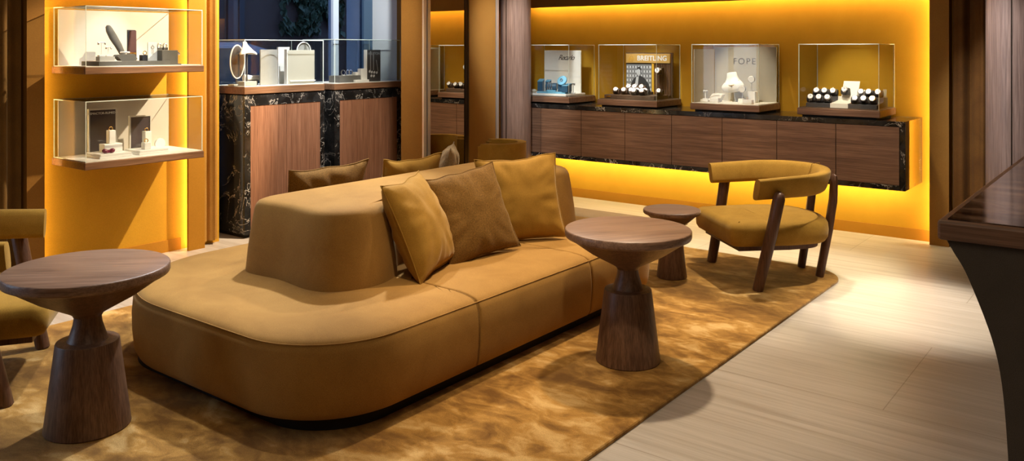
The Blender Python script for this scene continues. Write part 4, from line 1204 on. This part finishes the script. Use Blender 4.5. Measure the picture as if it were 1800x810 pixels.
for y, z0_, z1_2, sl in ((-.045, .10, .27, 0), (-.01, .10, .26, 0), (.045, .09, .19, -.02)):
    prism([(y, z0_), (y + .010, z0_), (y + .010 + sl, z1_2), (y + sl, z1_2)], 'x', 0, .0012, e_)
obj('printed_candles', e_, M['g2'], pb)
e_ = bmesh.new()
for y, z in ((-.05, .085), (-.025, .078), (.005, .075), (.035, .072), (-.03, .045), (.0, .043)):
    lathe([(0, 0), (.012, .002), (.014, .010), (.006, .018), (0, .02)], 8, e_, y, z, 'x') if False else prism([(y - .013, z), (y, z - .008), (y + .013, z + .006), (y + .004, z + .018), (y - .008, z + .012)], 'x', 0, .0013, e_)
obj('printed_flowers', e_, M['g3'], pb)

# ------------------------------------------------------------------ lights
def spot(loc, to, e, ang=50, col=(1, .83, .62), blend=.5, r=.04):  # ceiling spots, plus lamps added to brighten columns and window frame
    l = bpy.data.lights.new('ceiling_and_fill_spot', 'SPOT'); l.energy = e; l.spot_size = math.radians(ang); l.spot_blend = blend
    l.color = col; l.shadow_soft_size = r
    o = bpy.data.objects.new('ceiling_and_fill_spot', l); COL.objects.link(o); o.location = loc
    o.rotation_euler = (Vector(to) - Vector(loc)).to_track_quat('-Z', 'Y').to_euler()
    return o
def area(loc, to, e, sx, sy, col):
    l = bpy.data.lights.new('soft_fill', 'AREA'); l.shape = 'RECTANGLE'; l.size = sx; l.size_y = sy; l.energy = e; l.color = col
    o = bpy.data.objects.new('soft_fill', l); COL.objects.link(o); o.location = loc
    o.rotation_euler = (Vector(to) - Vector(loc)).to_track_quat('-Z', 'Y').to_euler()
    return o
WARM = (1, .80, .56); NEU = (1, .90, .76); COOL = (.92, .95, 1)
ZC = 2.7
# alcove and its shelves
spot((-4.45, 4.5, ZC), (-5.5, 3.0, .8), 620, 55, WARM, .4, .015)
spot((-4.75, 2.75, ZC), (-5.45, 2.82, 1.42), 90, 26, COOL, .5)
spot((-4.2, 2.9, ZC), (-5.42, 2.88, .86), 80, 20, NEU, .5)
# sofa, rug, tables
spot((-3.9, 3.6, ZC), (-3.65, 2.5, .4), 330, 60, COOL, .7, .05)
spot((-3.7, 4.5, ZC), (-3.15, 3.5, .6), 130, 60, NEU, .7, .05)
spot((-2.35, 4.2, ZC), (-2.15, 3.45, .3), 240, 56, WARM, .6, .05)
spot((-1.5, 2.3, ZC), (-2.45, 3.15, .3), 85, 40, WARM, .7, .05)
spot((-3.4, 2.5, ZC), (-3.35, 1.5, .3), 120, 50, COOL, .7, .05)
# chair and floor on the right
spot((-2.05, 5.45, ZC), (-2.05, 5.15, 0), 250, 55, NEU, .6, .05)
spot((-1.1, 5.4, ZC), (-1.12, 5.1, 0), 450, 34, NEU, .8, .05)
spot((-.9, 3.4, ZC), (-1.0, 3.5, 0), 22, 60, NEU, .8, .06)
spot((-3.8, 6.0, ZC), (-3.8, 6.5, 0), 60, 60, NEU, .8, .06)
# wash over the long cabinet and the wall above
for x in (-4.4, -3.2, -2.0):
    spot((x, 5.2, ZC), (x, 6.5, .55), 95, 48, WARM, .8, .05)
# lamps added to brighten the wooden columns
spot((-3.7, 4.9, ZC), (-4.7, 6.15, 1.25), 200, 34, COOL, .8, .03)
spot((-1.45, 5.3, ZC), (-.85, 6.5, 1.15), 260, 34, COOL, .8, .03)
# display cases
for x, e, c in ((-4.6, 130, COOL), (-3.72, 130, COOL), (-2.82, 150, NEU), (-1.93, 140, NEU)):
    spot((x, 5.75, ZC), (x, 6.75, 1.16), e * 1.2, 25, c, .7, .02)
spot((-4.9, 4.2, ZC), (-5.8, 4.35, 1.35), 230, 46, COOL, .7, .02)
spot((-4.9, 5.0, ZC), (-5.8, 5.25, 1.35), 230, 46, COOL, .7, .02)
spot((-4.3, 4.4, ZC), (-6.05, 5.25, 1.75), 260, 36, (.85, .92, 1), .7, .02)  # added cool lamp that whitens the window frame and reveal
spot((-4.4, 4.5, ZC), (-5.55, 4.7, .6), 190, 48, NEU, .8, .04)
# added soft fill from above, not actual ceiling panels
area((-2.6, 3.3, ZC), (-2.6, 3.3, 0), 28, 3.0, 3.5, (1, .82, .6))
area((-.3, .3, ZC), (-.3, .3, 0), 16, 2, 2, (1, .82, .6))

wld = bpy.data.worlds.new('dusk'); S.world = wld; wld.use_nodes = True
bg = wld.node_tree.nodes['Background']
bg.inputs['Color'].default_value = (.52, .70, 1.0, 1); bg.inputs['Strength'].default_value = 6

S.view_settings.view_transform = 'Standard'; S.view_settings.look = 'None'
S.view_settings.gamma = 1; S.view_settings.use_curve_mapping = False
S.view_settings.exposure = .22
S.cycles.use_denoising = True
S.cycles.max_bounces = 8; S.cycles.transparent_max_bounces = 24
S.cycles.caustics_reflective = False; S.cycles.caustics_refractive = False
S.cycles.sample_clamp_indirect = 4
